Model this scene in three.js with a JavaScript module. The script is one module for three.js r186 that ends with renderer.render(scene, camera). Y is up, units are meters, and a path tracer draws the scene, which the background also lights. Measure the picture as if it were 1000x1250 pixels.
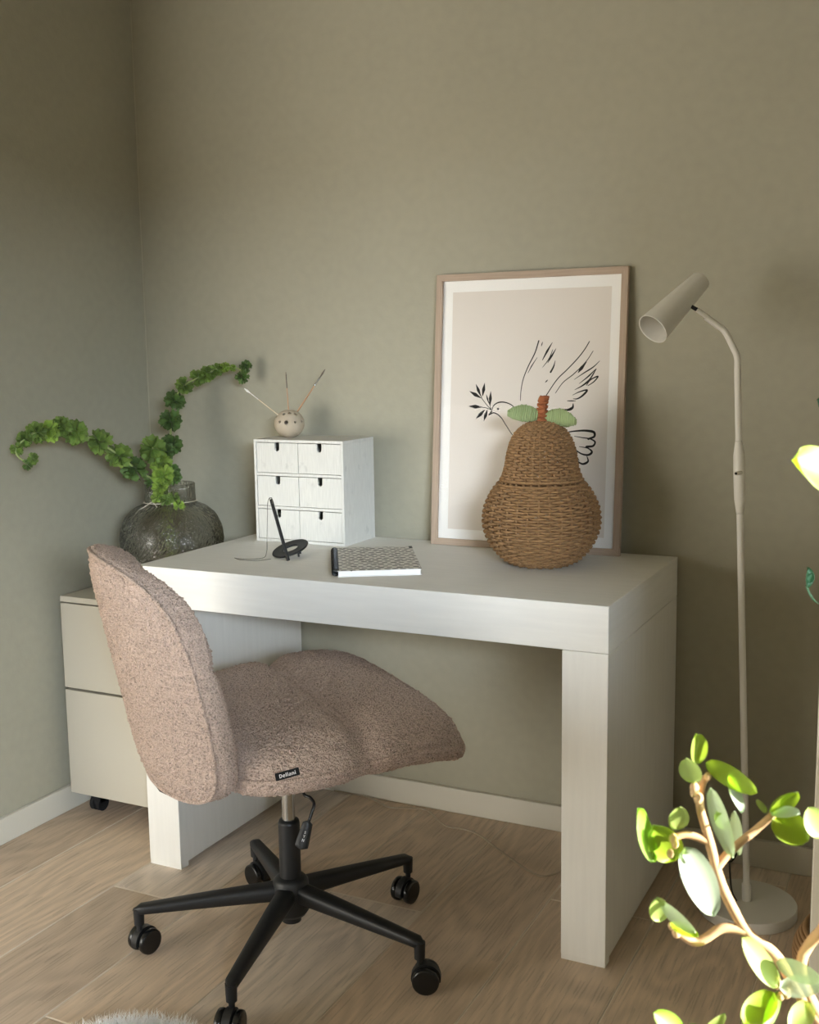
import * as THREE from 'three';
import { RoundedBoxGeometry } from 'three/addons/geometries/RoundedBoxGeometry.js';
import { mergeGeometries, mergeVertices } from 'three/addons/utils/BufferGeometryUtils.js';
import { ImprovedNoise } from 'three/addons/math/ImprovedNoise.js';
import { RectAreaLightUniformsLib } from 'three/addons/lights/RectAreaLightUniformsLib.js';
import { Brush, Evaluator, SUBTRACTION } from 'three-bvh-csg';

// ------------------------------------------------------------------ camera, daylight, exposure
const V = (x, y, z) => new THREE.Vector3(x, y, z);
const scene = new THREE.Scene();
const camera = new THREE.PerspectiveCamera(48.92, 0.8, 0.05, 60);
const EYE = V(2.1877, 1.2392, 2.6819), YAW = 0.4589, PITCH = -0.1394, ROLL = -0.0145, FOCAL = 1374.07;
const FWD = V(-Math.sin(YAW) * Math.cos(PITCH), Math.sin(PITCH), -Math.cos(YAW) * Math.cos(PITCH));
const R0 = FWD.clone().cross(V(0, 1, 0)).normalize(), U0 = R0.clone().cross(FWD);
const RIGHT = R0.clone().multiplyScalar(Math.cos(ROLL)).addScaledVector(U0, Math.sin(ROLL));
const UP = R0.clone().multiplyScalar(-Math.sin(ROLL)).addScaledVector(U0, Math.cos(ROLL));
camera.position.copy(EYE); camera.up.copy(UP); camera.lookAt(EYE.clone().add(FWD));
camera.focus = 2.6; camera.userData.fStop = 13;
scene.add(camera);

const renderer = new THREE.WebGLRenderer();
renderer.toneMapping = THREE.LinearToneMapping;
renderer.toneMappingExposure = 1.14;
renderer.shadowMap.enabled = true;
RectAreaLightUniformsLib.init();

scene.background = new THREE.Color(0.75, 0.85, 1.0);            // plain bright sky, seen only through the glazing
const sun = new THREE.DirectionalLight(new THREE.Color(1, 0.93, 0.8), 26);
sun.position.set(2.0 + 0.8 * 6, 0.85 + 0.22 * 6, 1.76 - 0.1 * 6); sun.target.position.set(2.0, 0.85, 1.76);
sun.castShadow = true; sun.shadow.mapSize.set(2048, 2048);
Object.assign(sun.shadow.camera, { left: -4, right: 4, top: 4, bottom: -4, near: 0.1, far: 20 });
scene.add(sun, sun.target);
function daylight(color, intensity, w, h, [x, y, z], [tx, ty, tz]) {    // daylight of one glazed opening
  const l = new THREE.RectAreaLight(color, intensity, w, h);
  l.position.set(x, y, z); l.lookAt(tx, ty, tz); scene.add(l); return l;
}
daylight(new THREE.Color(1.0, 0.95, 0.85), 7.8, 2.6, 1.5, [-1.34, 0.80, 4.12], [-1.34, 0.80, 0]);      // garden door below the added blind, left behind the camera
daylight(new THREE.Color(0.76, 0.87, 1.0), 120.0, 8.0, 4.8, [8.4, 4.6, 9.0], [2.0, 0.8, 0.5]);       // open sky above the horizon, entering by the window right of the garden door

// ------------------------------------------------------------------ helpers
const noise = new ImprovedNoise();
let seed = 12345;
const rnd = () => { seed = (seed + 0x6d2b79f5) | 0; let t = Math.imul(seed ^ (seed >>> 15), 1 | seed); t = (t + Math.imul(t ^ (t >>> 7), 61 | t)) ^ t; return ((t ^ (t >>> 14)) >>> 0) / 4294967296; };
const rr = (a, b) => a + (b - a) * rnd();
const clamp = THREE.MathUtils.clamp, lerp = THREE.MathUtils.lerp;
const fbm = (x, y, o = 4, s = 0) => { let v = 0, a = 0.5; for (let i = 0; i < o; i++) { v += a * noise.noise(x, y, s + i * 7.3); x *= 2; y *= 2; a *= 0.5; } return v; };
const at = (u, v, depth) => EYE.clone().addScaledVector(FWD, depth).addScaledVector(RIGHT, (u - 500) / FOCAL * depth).addScaledVector(UP, (625 - v) / FOCAL * depth);
const onY = (u, v, y) => { const d = FWD.clone().addScaledVector(RIGHT, (u - 500) / FOCAL).addScaledVector(UP, (625 - v) / FOCAL); return EYE.clone().addScaledVector(d, (y - EYE.y) / d.y); };

const taken = {};
const numbered = (n) => { taken[n] = (taken[n] ?? -1) + 1; return taken[n] ? n + '_' + String(taken[n]).padStart(3, '0') : n; };
const shade = (m) => { m.castShadow = m.receiveShadow = true; return m; };
function part(name, geo, mat, parent, label) {           // geometry given in the parent's own axes
  const m = shade(new THREE.Mesh(geo, mat)); m.name = name; parent.add(m);
  if (label) m.userData.label = label;
  return m;
}
function thing(name, label, category, p = [0, 0, 0], turn = 0, group) {
  const o = new THREE.Group(); o.name = numbered(name); scene.add(o);
  o.position.set(p[0], p[1], p[2]); o.rotation.y = turn;
  o.userData = { label, category }; if (group) o.userData.group = group;
  return o;
}
function structure(name, label, category) { const o = new THREE.Group(); o.name = name; o.userData = { kind: 'structure', label, category }; scene.add(o); return o; }
const shift = (geo, o) => geo.translate(-o.position.x, -o.position.y, -o.position.z);     // world coordinates to those of an unturned thing

function boxUV(geo) {                                        // uv in metres from the face direction
  const g = geo.index ? geo.toNonIndexed() : geo, p = g.attributes.position, uv = new Float32Array(p.count * 2);
  const a = V(), b = V(), c = V();
  for (let i = 0; i < p.count; i += 3) {
    a.fromBufferAttribute(p, i); b.fromBufferAttribute(p, i + 1); c.fromBufferAttribute(p, i + 2);
    const n = b.clone().sub(a).cross(c.clone().sub(a)), ax = Math.abs(n.x), ay = Math.abs(n.y), az = Math.abs(n.z);
    [a, b, c].forEach((q, k) => {
      const [u, v] = ay >= ax && ay >= az ? [q.x, q.z] : ax >= az ? [q.z, q.y] : [q.x, q.y];
      uv[(i + k) * 2] = u; uv[(i + k) * 2 + 1] = v;
    });
  }
  g.setAttribute('uv', new THREE.BufferAttribute(uv, 2));
  return g;
}
// box between two corners, with slightly rounded edges
function slab(x0, x1, y0, y1, z0, z1, r = 0.0015, seg = 2) {
  const w = x1 - x0, h = y1 - y0, d = z1 - z0, rad = Math.min(r, w / 2.01, h / 2.01, d / 2.01);
  const g = rad > 0 ? new RoundedBoxGeometry(w, h, d, seg, rad) : new THREE.BoxGeometry(w, h, d);
  g.translate((x0 + x1) / 2, (y0 + y1) / 2, (z0 + z1) / 2);
  return boxUV(g);
}
const join = (list) => mergeGeometries(list.map((g) => { const h = g.index ? g.toNonIndexed() : g; for (const k of Object.keys(h.attributes)) if (!['position', 'normal', 'uv'].includes(k)) h.deleteAttribute(k); if (!h.attributes.uv) h.setAttribute('uv', new THREE.BufferAttribute(new Float32Array(h.attributes.position.count * 2), 2)); return h; }));
// grid of points f(a, b) -> [x, y, z, u, v], a and b in 0..1
function sheet(na, nb, f, flip = false) {
  const pos = [], uv = [], idx = [];
  for (let j = 0; j <= nb; j++) for (let i = 0; i <= na; i++) { const q = f(i / na, j / nb); pos.push(q[0], q[1], q[2]); uv.push(q[3] ?? i / na, q[4] ?? j / nb); }
  for (let j = 0; j < nb; j++) for (let i = 0; i < na; i++) {
    const a = j * (na + 1) + i, b = a + 1, c = a + na + 1, d = c + 1;
    if (flip) idx.push(a, c, b, b, c, d); else idx.push(a, b, c, b, d, c);
  }
  const g = new THREE.BufferGeometry();
  g.setAttribute('position', new THREE.Float32BufferAttribute(pos, 3)); g.setAttribute('uv', new THREE.Float32BufferAttribute(uv, 2)); g.setIndex(idx);
  g.computeVertexNormals(); return g;
}
// tube through points with a radius for each, closed by caps
function tube(points, radii, radial = 10, steps = 0, closed = false, tension = 0.5) {
  const rs = Array.isArray(radii) ? radii : [radii], curve = new THREE.CatmullRomCurve3(points, closed, 'catmullrom', tension), n = steps || (points.length - 1) * 8;
  const fr = curve.computeFrenetFrames(n, closed), pos = [], uv = [], idx = []; let len = 0, last = null;
  const ringCount = n + 1;
  for (let i = 0; i <= n; i++) {
    const t = i / n, c = curve.getPointAt(t), k = t * (rs.length - 1), r = lerp(rs[Math.floor(k)], rs[Math.min(rs.length - 1, Math.floor(k) + 1)], k - Math.floor(k));
    if (last) len += c.distanceTo(last); last = c;
    for (let j = 0; j <= radial; j++) {
      const a = j / radial * Math.PI * 2, q = c.clone().addScaledVector(fr.normals[i], Math.cos(a) * r).addScaledVector(fr.binormals[i], Math.sin(a) * r);
      pos.push(q.x, q.y, q.z); uv.push(j / radial * Math.PI * 2 * r, len);
    }
  }
  for (let i = 0; i < n; i++) for (let j = 0; j < radial; j++) { const a = i * (radial + 1) + j, b = a + 1, c = a + radial + 1, d = c + 1; idx.push(a, c, b, b, c, d); }
  if (!closed) for (const [i, s] of [[0, 1], [n, -1]]) {
    const c = curve.getPointAt(i / n), o = pos.length / 3; pos.push(c.x, c.y, c.z); uv.push(0, 0);
    for (let j = 0; j < radial; j++) { const a = i * (radial + 1) + j; if (s > 0) idx.push(o, a, a + 1); else idx.push(o, a + 1, a); }
  }
  const g = new THREE.BufferGeometry();
  g.setAttribute('position', new THREE.Float32BufferAttribute(pos, 3)); g.setAttribute('uv', new THREE.Float32BufferAttribute(uv, 2)); g.setIndex(idx); g.computeVertexNormals();
  return g;
}
const bar = (a, b, r, radial = 12) => tube([a, b], [r], radial, 1);
const lathe = (pts, seg = 48) => new THREE.LatheGeometry(pts.map(([x, y]) => new THREE.Vector2(x, y)), seg);
const cyl = (r0, r1, h, seg = 32) => new THREE.CylinderGeometry(r0, r1, h, seg);

// ------------------------------------------------------------------ textures: grain, weave, print
function texture(w, h, f, { srgb = true, repeat = [1, 1] } = {}) {
  const d = new Uint8Array(w * h * 4);
  for (let y = 0; y < h; y++) for (let x = 0; x < w; x++) { const c = f(x / w, y / h), o = (y * w + x) * 4; d[o] = clamp(c[0], 0, 255); d[o + 1] = clamp(c[1], 0, 255); d[o + 2] = clamp(c[2], 0, 255); d[o + 3] = 255; }
  const t = new THREE.DataTexture(d, w, h); t.wrapS = t.wrapT = THREE.MirroredRepeatWrapping; t.magFilter = THREE.LinearFilter; t.minFilter = THREE.LinearMipmapLinearFilter; t.generateMipmaps = true;
  if (srgb) t.colorSpace = THREE.SRGBColorSpace; t.repeat.set(repeat[0], repeat[1]); t.needsUpdate = true; return t;
}
const tile2 = (f, x, y) => f(x, y);                            // patterns mirror at the edge of the square
const grey = (v) => [v, v, v];

// oak: 1.2 m across the boards by 2.4 m along them
const oakMap = texture(1024, 1024, (u, v) => {
  const x = u * 1.2, z = v * 2.4;
  const warp = tile2((a, b) => fbm(a * 5, b * 3.2, 3, 1), u, v), slow = tile2((a, b) => fbm(a * 3, b * 2, 2, 9), u, v);
  const ring = Math.sin((x * 22 + warp * 7) * Math.PI * 2) * 0.5 + 0.5;
  const streak = tile2((a, b) => fbm(a * 170, b * 26, 3, 3), u, v), pore = tile2((a, b) => noise.noise(a * 320, b * 22, 5), u, v);
  let k = 1 + 0.06 * slow + 0.07 * (ring - 0.5) + 0.1 * streak - (pore > 0.3 ? 0.08 : 0);
  for (const [kx, kz, s] of [[0.16, 0.5, 0.012], [0.71, 1.6, 0.009], [0.93, 0.9, 0.007], [0.42, 2.05, 0.01]]) {
    const d = Math.hypot((x - kx) * 1.6, (z - kz) * 0.55) / s; k -= 0.34 * Math.exp(-d * d) + 0.05 * Math.exp(-Math.pow(d - 2.2, 2));
  }
  return [214 * k, 199 * k - 1, 182 * k - 2];
});
const oakBump = texture(512, 512, (u, v) => grey(150 + 90 * tile2((a, b) => fbm(a * 110, b * 7, 2, 3), u, v) - (tile2((a, b) => noise.noise(a * 320, b * 22, 5), u, v) > 0.3 ? 50 : 0)), { srgb: false });
for (const t of [oakMap, oakBump]) t.repeat.set(1 / 1.2, 1 / 2.4);
// wall paint: roller stipple and slight unevenness of tone
const wallMap = texture(512, 512, (u, v) => { const k = 1 + 0.035 * tile2((a, b) => fbm(a * 5, b * 5, 4, 2), u, v) + 0.02 * tile2((a, b) => noise.noise(a * 90, b * 90, 3), u, v); return [167 * k, 163 * k, 144 * k]; }, { repeat: [0.5, 0.5] });
const wallBump = texture(512, 512, (u, v) => grey(128 + 130 * tile2((a, b) => fbm(a * 70, b * 70, 3, 4), u, v)), { srgb: false, repeat: [1.6, 1.6] });
// white foil with a faint vertical or lying grain
const grainBump = texture(512, 512, (u, v) => grey(128 + 160 * tile2((a, b) => fbm(a * 60, b * 3, 3, 8), u, v)), { srgb: false, repeat: [3, 3] });
const whiteMap = texture(512, 512, (u, v) => { const k = 1 + 0.03 * tile2((a, b) => fbm(a * 40, b * 3, 3, 6), u, v) + 0.02 * tile2((a, b) => fbm(a * 4, b * 4, 3, 7), u, v); return [228 * k, 226 * k, 219 * k]; }, { repeat: [2, 2] });
// chest: brushed white paint, grey where it is thin
const brushedMap = texture(512, 512, (u, v) => {
  const s = tile2((a, b) => fbm(a * 70, b * 6, 4, 12), u, v), p = tile2((a, b) => fbm(a * 9, b * 7, 4, 14), u, v); const k = 1 + 0.07 * s - (p > 0.25 ? (p - 0.25) * 0.35 : 0);
  return [217 * k, 216 * k, 209 * k];
}, { repeat: [4, 4] });
// boucle: curls of wool
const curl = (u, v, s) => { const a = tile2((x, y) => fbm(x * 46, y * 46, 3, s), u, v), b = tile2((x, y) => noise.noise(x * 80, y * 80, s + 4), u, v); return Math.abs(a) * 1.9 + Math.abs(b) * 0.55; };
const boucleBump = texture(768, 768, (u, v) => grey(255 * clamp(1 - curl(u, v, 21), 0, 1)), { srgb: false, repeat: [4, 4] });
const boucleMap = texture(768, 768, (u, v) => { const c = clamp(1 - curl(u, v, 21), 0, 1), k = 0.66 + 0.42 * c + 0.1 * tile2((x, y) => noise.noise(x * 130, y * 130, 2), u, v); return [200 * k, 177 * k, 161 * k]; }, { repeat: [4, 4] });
const twineMap = texture(512, 128, (u, v) => { const k = 0.86 + 0.34 * tile2((a, b) => fbm(a * 30, b * 4, 3, 31), u, v) + 0.14 * Math.sin((u * 40 + v * 6) * Math.PI * 2) * 0.5; return [182 * k, 141 * k, 96 * k]; }, { repeat: [2.2, 30] });
const ashMap = texture(256, 512, (u, v) => { const k = 1 + 0.14 * tile2((a, b) => fbm(a * 40, b * 4, 3, 41), u, v); return [178 * k, 157 * k, 137 * k]; }, { repeat: [4, 2] });

// ------------------------------------------------------------------ materials
const M = (o) => new THREE.MeshStandardMaterial(o), MP = (o) => new THREE.MeshPhysicalMaterial(o);
const m = {
  wall: M({ map: wallMap, bumpMap: wallBump, bumpScale: 0.0005, roughness: 0.75 }),
  trim: M({ color: '#d3cebf', roughness: 0.5 }),
  blind: M({ color: '#9c9384', roughness: 0.9 }),
  caulk: M({ color: '#b3ae98', roughness: 0.7 }),
  white: M({ map: whiteMap, bumpMap: grainBump, bumpScale: 0.00015, roughness: 0.6 }),
  cabinet: M({ color: '#c8c1b0', roughness: 0.4 }),
  dark: M({ color: '#17181a', roughness: 0.7 }),
  black: M({ color: '#17191b', roughness: 0.5 }),
  blackGloss: M({ color: '#101214', roughness: 0.25 }),
  steel: M({ color: '#b9bbbd', metalness: 1, roughness: 0.22 }),
  brushed: M({ map: brushedMap, roughness: 0.7 }),
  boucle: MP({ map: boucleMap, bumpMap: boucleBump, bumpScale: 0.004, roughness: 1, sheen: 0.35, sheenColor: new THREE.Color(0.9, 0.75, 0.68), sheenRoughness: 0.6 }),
  lamp: M({ color: '#dedad0', roughness: 0.55 }),
  twine: M({ map: twineMap, roughness: 0.85 }),
  stemTwine: M({ color: '#a4613a', roughness: 0.85 }),
  leafTwine: M({ color: '#a3b37f', roughness: 0.85 }),
  ash: M({ map: ashMap, roughness: 0.6 }),
  paper: M({ color: '#efece6', roughness: 0.8 }),
  pages: M({ color: '#f2f1ee', roughness: 0.8 }),
  clay: M({ color: '#bcae98', roughness: 0.75 }),
  pane: MP({ color: '#ffffff', transmission: 1, thickness: 0, roughness: 0.02, ior: 1.45 }),
  pictureGlass: MP({ color: '#ffffff', transmission: 1, thickness: 0, roughness: 0.0, ior: 1.08 }),
  vaseGlass: MP({ color: '#ffffff', transmission: 1, thickness: 0.01, roughness: 0.03, ior: 1.5, attenuationColor: new THREE.Color(0.74, 0.75, 0.72), attenuationDistance: 0.01 }),
  string: M({ color: '#d8d0c0', roughness: 0.9 }),
  bell: MP({ color: '#748e42', vertexColors: true, roughness: 0.7, transmission: 0.15, thickness: 0, side: THREE.DoubleSide }),
  bellDark: MP({ color: '#5c783c', vertexColors: true, roughness: 0.7, transmission: 0.15, thickness: 0, side: THREE.DoubleSide }),
  bellBright: MP({ color: '#92ae4c', vertexColors: true, roughness: 0.7, transmission: 0.15, thickness: 0, side: THREE.DoubleSide }),
  greenStem: M({ color: '#a9b777', roughness: 0.7 }),
  chain: M({ color: '#8d8a84', metalness: 1, roughness: 0.35 }),
  fur: M({ color: '#fbfaf7', roughness: 1 }),
  cable: MP({ color: '#a3937d', roughness: 0.3, clearcoat: 0.6 }),
  cableDark: M({ color: '#3a382f', roughness: 0.6 }),
};

// ------------------------------------------------------------------ the room
const XR = 5.1, ZF = 4.2, XL = -3.6, CEIL = 2.5;
{
  const wb = structure('wall_back', 'greige painted wall behind the white desk', 'wall');
  part('wall_panel', slab(0, XR + 0.12, 0, CEIL, -0.12, 0, 0), m.wall, wb);
  const wl = structure('wall_left', 'greige painted side wall beside the white drawer cabinet', 'wall');
  part('wall_panel', slab(XL, 0, 0, CEIL, -0.12, 0.98, 0), m.wall, wl);
  const wfl = structure('wall_far_left', 'greige wall of the bay left of the desk nook', 'wall');
  part('wall_panel', slab(XL - 0.12, XL, 0, CEIL, 0.98, ZF + 0.12, 0), m.wall, wfl);
  const wf = structure('wall_front', 'greige wall with the glazed garden door', 'wall');
  part('wall_panel', join([slab(XL, -2.7, 0, CEIL, ZF, ZF + 0.12, 0), slab(0.02, 3.28, 0, CEIL, ZF, ZF + 0.12, 0), slab(5.03, XR, 0, CEIL, ZF, ZF + 0.12, 0), slab(3.28, 5.03, 0, 0.23, ZF, ZF + 0.12, 0), slab(3.28, 5.03, 2.05, CEIL, ZF, ZF + 0.12, 0), slab(-2.7, 0.02, 2.05, CEIL, ZF, ZF + 0.12, 0)]), m.wall, wf);
  const wr = structure('wall_right', 'greige wall with the sunny window', 'wall');
  part('wall_panel', join([slab(XR, XR + 0.12, 0, CEIL, 0, 1.05, 0), slab(XR, XR + 0.12, 0, CEIL, 1.67, ZF + 0.12, 0), slab(XR, XR + 0.12, 0, 1.33, 1.05, 1.67, 0), slab(XR, XR + 0.12, 2.15, CEIL, 1.05, 1.67, 0)]), m.wall, wr);
  const ce = structure('ceiling', 'plain greige ceiling', 'ceiling');
  part('ceiling_panel', slab(XL - 0.12, XR + 0.12, CEIL, CEIL + 0.12, -0.12, ZF + 0.12, 0), m.wall, ce);
  const w1 = structure('window_1', 'white framed glazed garden door', 'window');
  for (const [x0, x1, y0, y1] of [[-2.7, -2.64, 0, 2.05], [-0.04, 0.02, 0, 2.05], [-1.37, -1.31, 0.06, 1.99], [-2.64, -0.04, 1.99, 2.05], [-2.64, -0.04, 0, 0.06]]) part('window_frame', slab(x0, x1, y0, y1, ZF + 0.02, ZF + 0.08), m.trim, w1);
  for (const [x0, x1] of [[-2.64, -1.37], [-1.31, -0.04]]) part('pane', slab(x0, x1, 0.06, 1.99, ZF + 0.05, ZF + 0.052, 0), m.pane, w1);
  const bd = thing('added_blind', 'beige blind added out of view to lower the door light', 'blind', [-1.34, 1.54, ZF + 0.01]);  // unseen blind, added so the daylight of the door stays low
  part('cloth', shift(slab(-2.68, 0.0, 1.555, 2.04, ZF + 0.004, ZF + 0.007, 0), bd), m.blind, bd); part('bottom_rail', shift(slab(-2.68, 0.0, 1.54, 1.557, ZF - 0.004, ZF + 0.012, 0.004), bd), m.blind, bd);
  const w2 = structure('window_2', 'white framed window in the right wall', 'window');
  for (const [z0, z1, y0, y1] of [[1.05, 1.1, 1.33, 2.15], [1.62, 1.67, 1.33, 2.15], [1.1, 1.62, 1.33, 1.38], [1.1, 1.62, 2.1, 2.15]]) part('window_frame', slab(XR + 0.02, XR + 0.08, y0, y1, z0, z1), m.trim, w2);
  part('pane', slab(XR + 0.05, XR + 0.052, 1.38, 2.1, 1.1, 1.62, 0), m.pane, w2);
  const w3 = structure('window_3', 'white framed window right of the garden door', 'window');
  for (const [x0, x1, y0, y1] of [[3.28, 3.33, 0.23, 2.05], [4.98, 5.03, 0.23, 2.05], [3.33, 4.98, 0.23, 0.28], [3.33, 4.98, 2.0, 2.05]]) part('window_frame', slab(x0, x1, y0, y1, ZF + 0.02, ZF + 0.08), m.trim, w3);
  part('pane', slab(3.33, 4.98, 0.28, 2.0, ZF + 0.05, ZF + 0.052, 0), m.pane, w3);

  const floor = structure('floor', 'light oak plank floor', 'floor');
  part('subfloor', slab(XL - 0.12, XR + 0.12, -0.12, -0.012, -0.12, ZF + 0.12, 0), M({ color: '#6e6154', roughness: 0.9 }), floor);
  const tones = ['#ffffff', '#f2eae0', '#e6dfd6', '#fbf3e8', '#ece3d8'].map((c) => M({ map: oakMap, bumpMap: oakBump, bumpScale: 0.0004, roughness: 0.55, color: c }));
  const seams = { 1: 0.1, 2: 0.737, 3: 1.211, 4: 0.547, 5: -0.15, 6: 0.37 };
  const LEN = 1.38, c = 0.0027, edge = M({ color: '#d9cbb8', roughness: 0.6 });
  for (let r = -16; r < 22; r++) {
    const x0 = Math.max(XL, 0.189 + 0.24 * (r - 1)), x1 = Math.min(XR, 0.189 + 0.24 * r); if (x1 - x0 < 0.01) continue;
    let z = (seams[r] ?? rr(0, LEN)) - 2 * LEN;
    for (; z < ZF; z += LEN) {
      const a = Math.max(z, 0), b = Math.min(z + LEN, ZF); if (b - a < 0.02) continue;
      if (x1 < 0.01 && b < 0.98) continue;
      const P = [], UVs = [], ou = rr(0, 1.2), ov = rr(0, 2.4), y = 0, e = 0.0004;
      const quad = (q) => { for (const k of [0, 1, 2, 0, 2, 3]) { P.push(...q[k]); UVs.push(q[k][0] + ou, q[k][2] + ov); } };
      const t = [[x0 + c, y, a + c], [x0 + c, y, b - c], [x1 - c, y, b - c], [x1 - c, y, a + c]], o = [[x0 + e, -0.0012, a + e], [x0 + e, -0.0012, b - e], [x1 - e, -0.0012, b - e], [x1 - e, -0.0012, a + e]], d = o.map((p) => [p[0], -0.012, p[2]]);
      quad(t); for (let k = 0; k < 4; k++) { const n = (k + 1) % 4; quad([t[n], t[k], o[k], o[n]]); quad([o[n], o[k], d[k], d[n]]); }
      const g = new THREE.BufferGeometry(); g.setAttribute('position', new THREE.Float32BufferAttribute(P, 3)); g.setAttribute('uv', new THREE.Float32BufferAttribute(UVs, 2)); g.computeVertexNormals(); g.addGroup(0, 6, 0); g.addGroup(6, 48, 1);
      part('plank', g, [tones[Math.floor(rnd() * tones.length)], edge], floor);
    }
  }
  const bb = structure('baseboard_back', 'cream baseboard along the wall behind the desk', 'baseboard');
  part('board', slab(0.0, XR, 0, 0.0693, 0, 0.014, 0.003), m.trim, bb);
  const bl = structure('baseboard_left', 'cream baseboard along the left wall', 'baseboard');
  part('board', slab(0, 0.014, 0, 0.0693, 0.014, 0.98, 0.003), m.trim, bl);
  const tr = structure('trim_1', 'thin pale caulk bead in the corner of the walls', 'trim');
  part('bead', bar(V(0.0008, 0.07, 0.0008), V(0.0008, CEIL, 0.0008), 0.0015, 6), m.caulk, tr);
}

// ------------------------------------------------------------------ desk
const DX0 = 0.4308, DX1 = 1.588, DZ0 = 0.022, DZ1 = 0.6034, DT = 0.75, DA = 0.6543, LW = 0.0946;
{
  const o = thing('desk', 'white wood desk with a thick top and slab legs', 'desk', [(DX0 + DX1) / 2, 0, (DZ0 + DZ1) / 2]);
  const dt = shift(slab(DX0, DX1, DA + 0.0006, DT, DZ0, DZ1, 0.0018), o), du = dt.attributes.uv; for (let i = 0; i < du.count; i++) du.setXY(i, du.getY(i), du.getX(i));   // the grain runs along the desk
  part('desktop', dt, m.white, o);
  for (const x of [DX0, DX1 - LW]) {
    const l = part('leg', shift(slab(x, x + LW, 0.011, DA, DZ0, DZ1, 0.0018), o), m.white, o);
    for (const z of [DZ0 + 0.001, DZ1 - 0.031]) part('foot', shift(slab(x + 0.0005, x + LW - 0.0005, 0, 0.0115, z, z + 0.03, 0.001), o), m.white, l);
  }
}

// ------------------------------------------------------------------ drawer cabinet on castors
const KX0 = 0.0415, KX1 = 0.426, KZ0 = 0.03, KZ1 = 0.455, KT = 0.614, KB = 0.0654;
{
  const o = thing('drawer_cabinet', 'low white two drawer cabinet on black castors between wall and desk', 'cabinet', [(KX0 + KX1) / 2, 0, (KZ0 + KZ1) / 2]);
  part('body', shift(join([slab(KX0, KX0 + 0.016, KB, KT - 0.016, KZ0, KZ1 - 0.02), slab(KX1 - 0.016, KX1, KB, KT - 0.016, KZ0, KZ1 - 0.02), slab(KX0 + 0.016, KX1 - 0.016, KB, KB + 0.016, KZ0, KZ1 - 0.02), slab(KX0 + 0.016, KX1 - 0.016, KB + 0.016, KT - 0.016, KZ0, KZ0 + 0.01)]), o), m.cabinet, o);
  part('cabinet_top', shift(slab(KX0, KX1, KT - 0.016, KT, KZ0, KZ1), o), m.cabinet, o);
  part('drawer_front', shift(slab(KX0, KX1, 0.3625, KT - 0.0195, KZ1 - 0.018, KZ1), o), m.cabinet, o);
  part('drawer_front', shift(slab(KX0, KX1, KB, 0.356, KZ1 - 0.018, KZ1), o), m.cabinet, o);
  for (const [x, z] of [[0.085, 0.395], [0.375, 0.395], [0.085, 0.08], [0.375, 0.08]]) {
    const c = part('castor', shift(join([cyl(0.021, 0.021, 0.012).rotateZ(Math.PI / 2).translate(x - 0.01, 0.021, z), cyl(0.021, 0.021, 0.012).rotateZ(Math.PI / 2).translate(x + 0.01, 0.021, z), slab(x - 0.016, x + 0.016, 0.02, 0.046, z - 0.016, z + 0.016, 0.004), cyl(0.006, 0.006, 0.022, 12).translate(x, 0.055, z)]), o), m.dark, o);
  }
}

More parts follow.
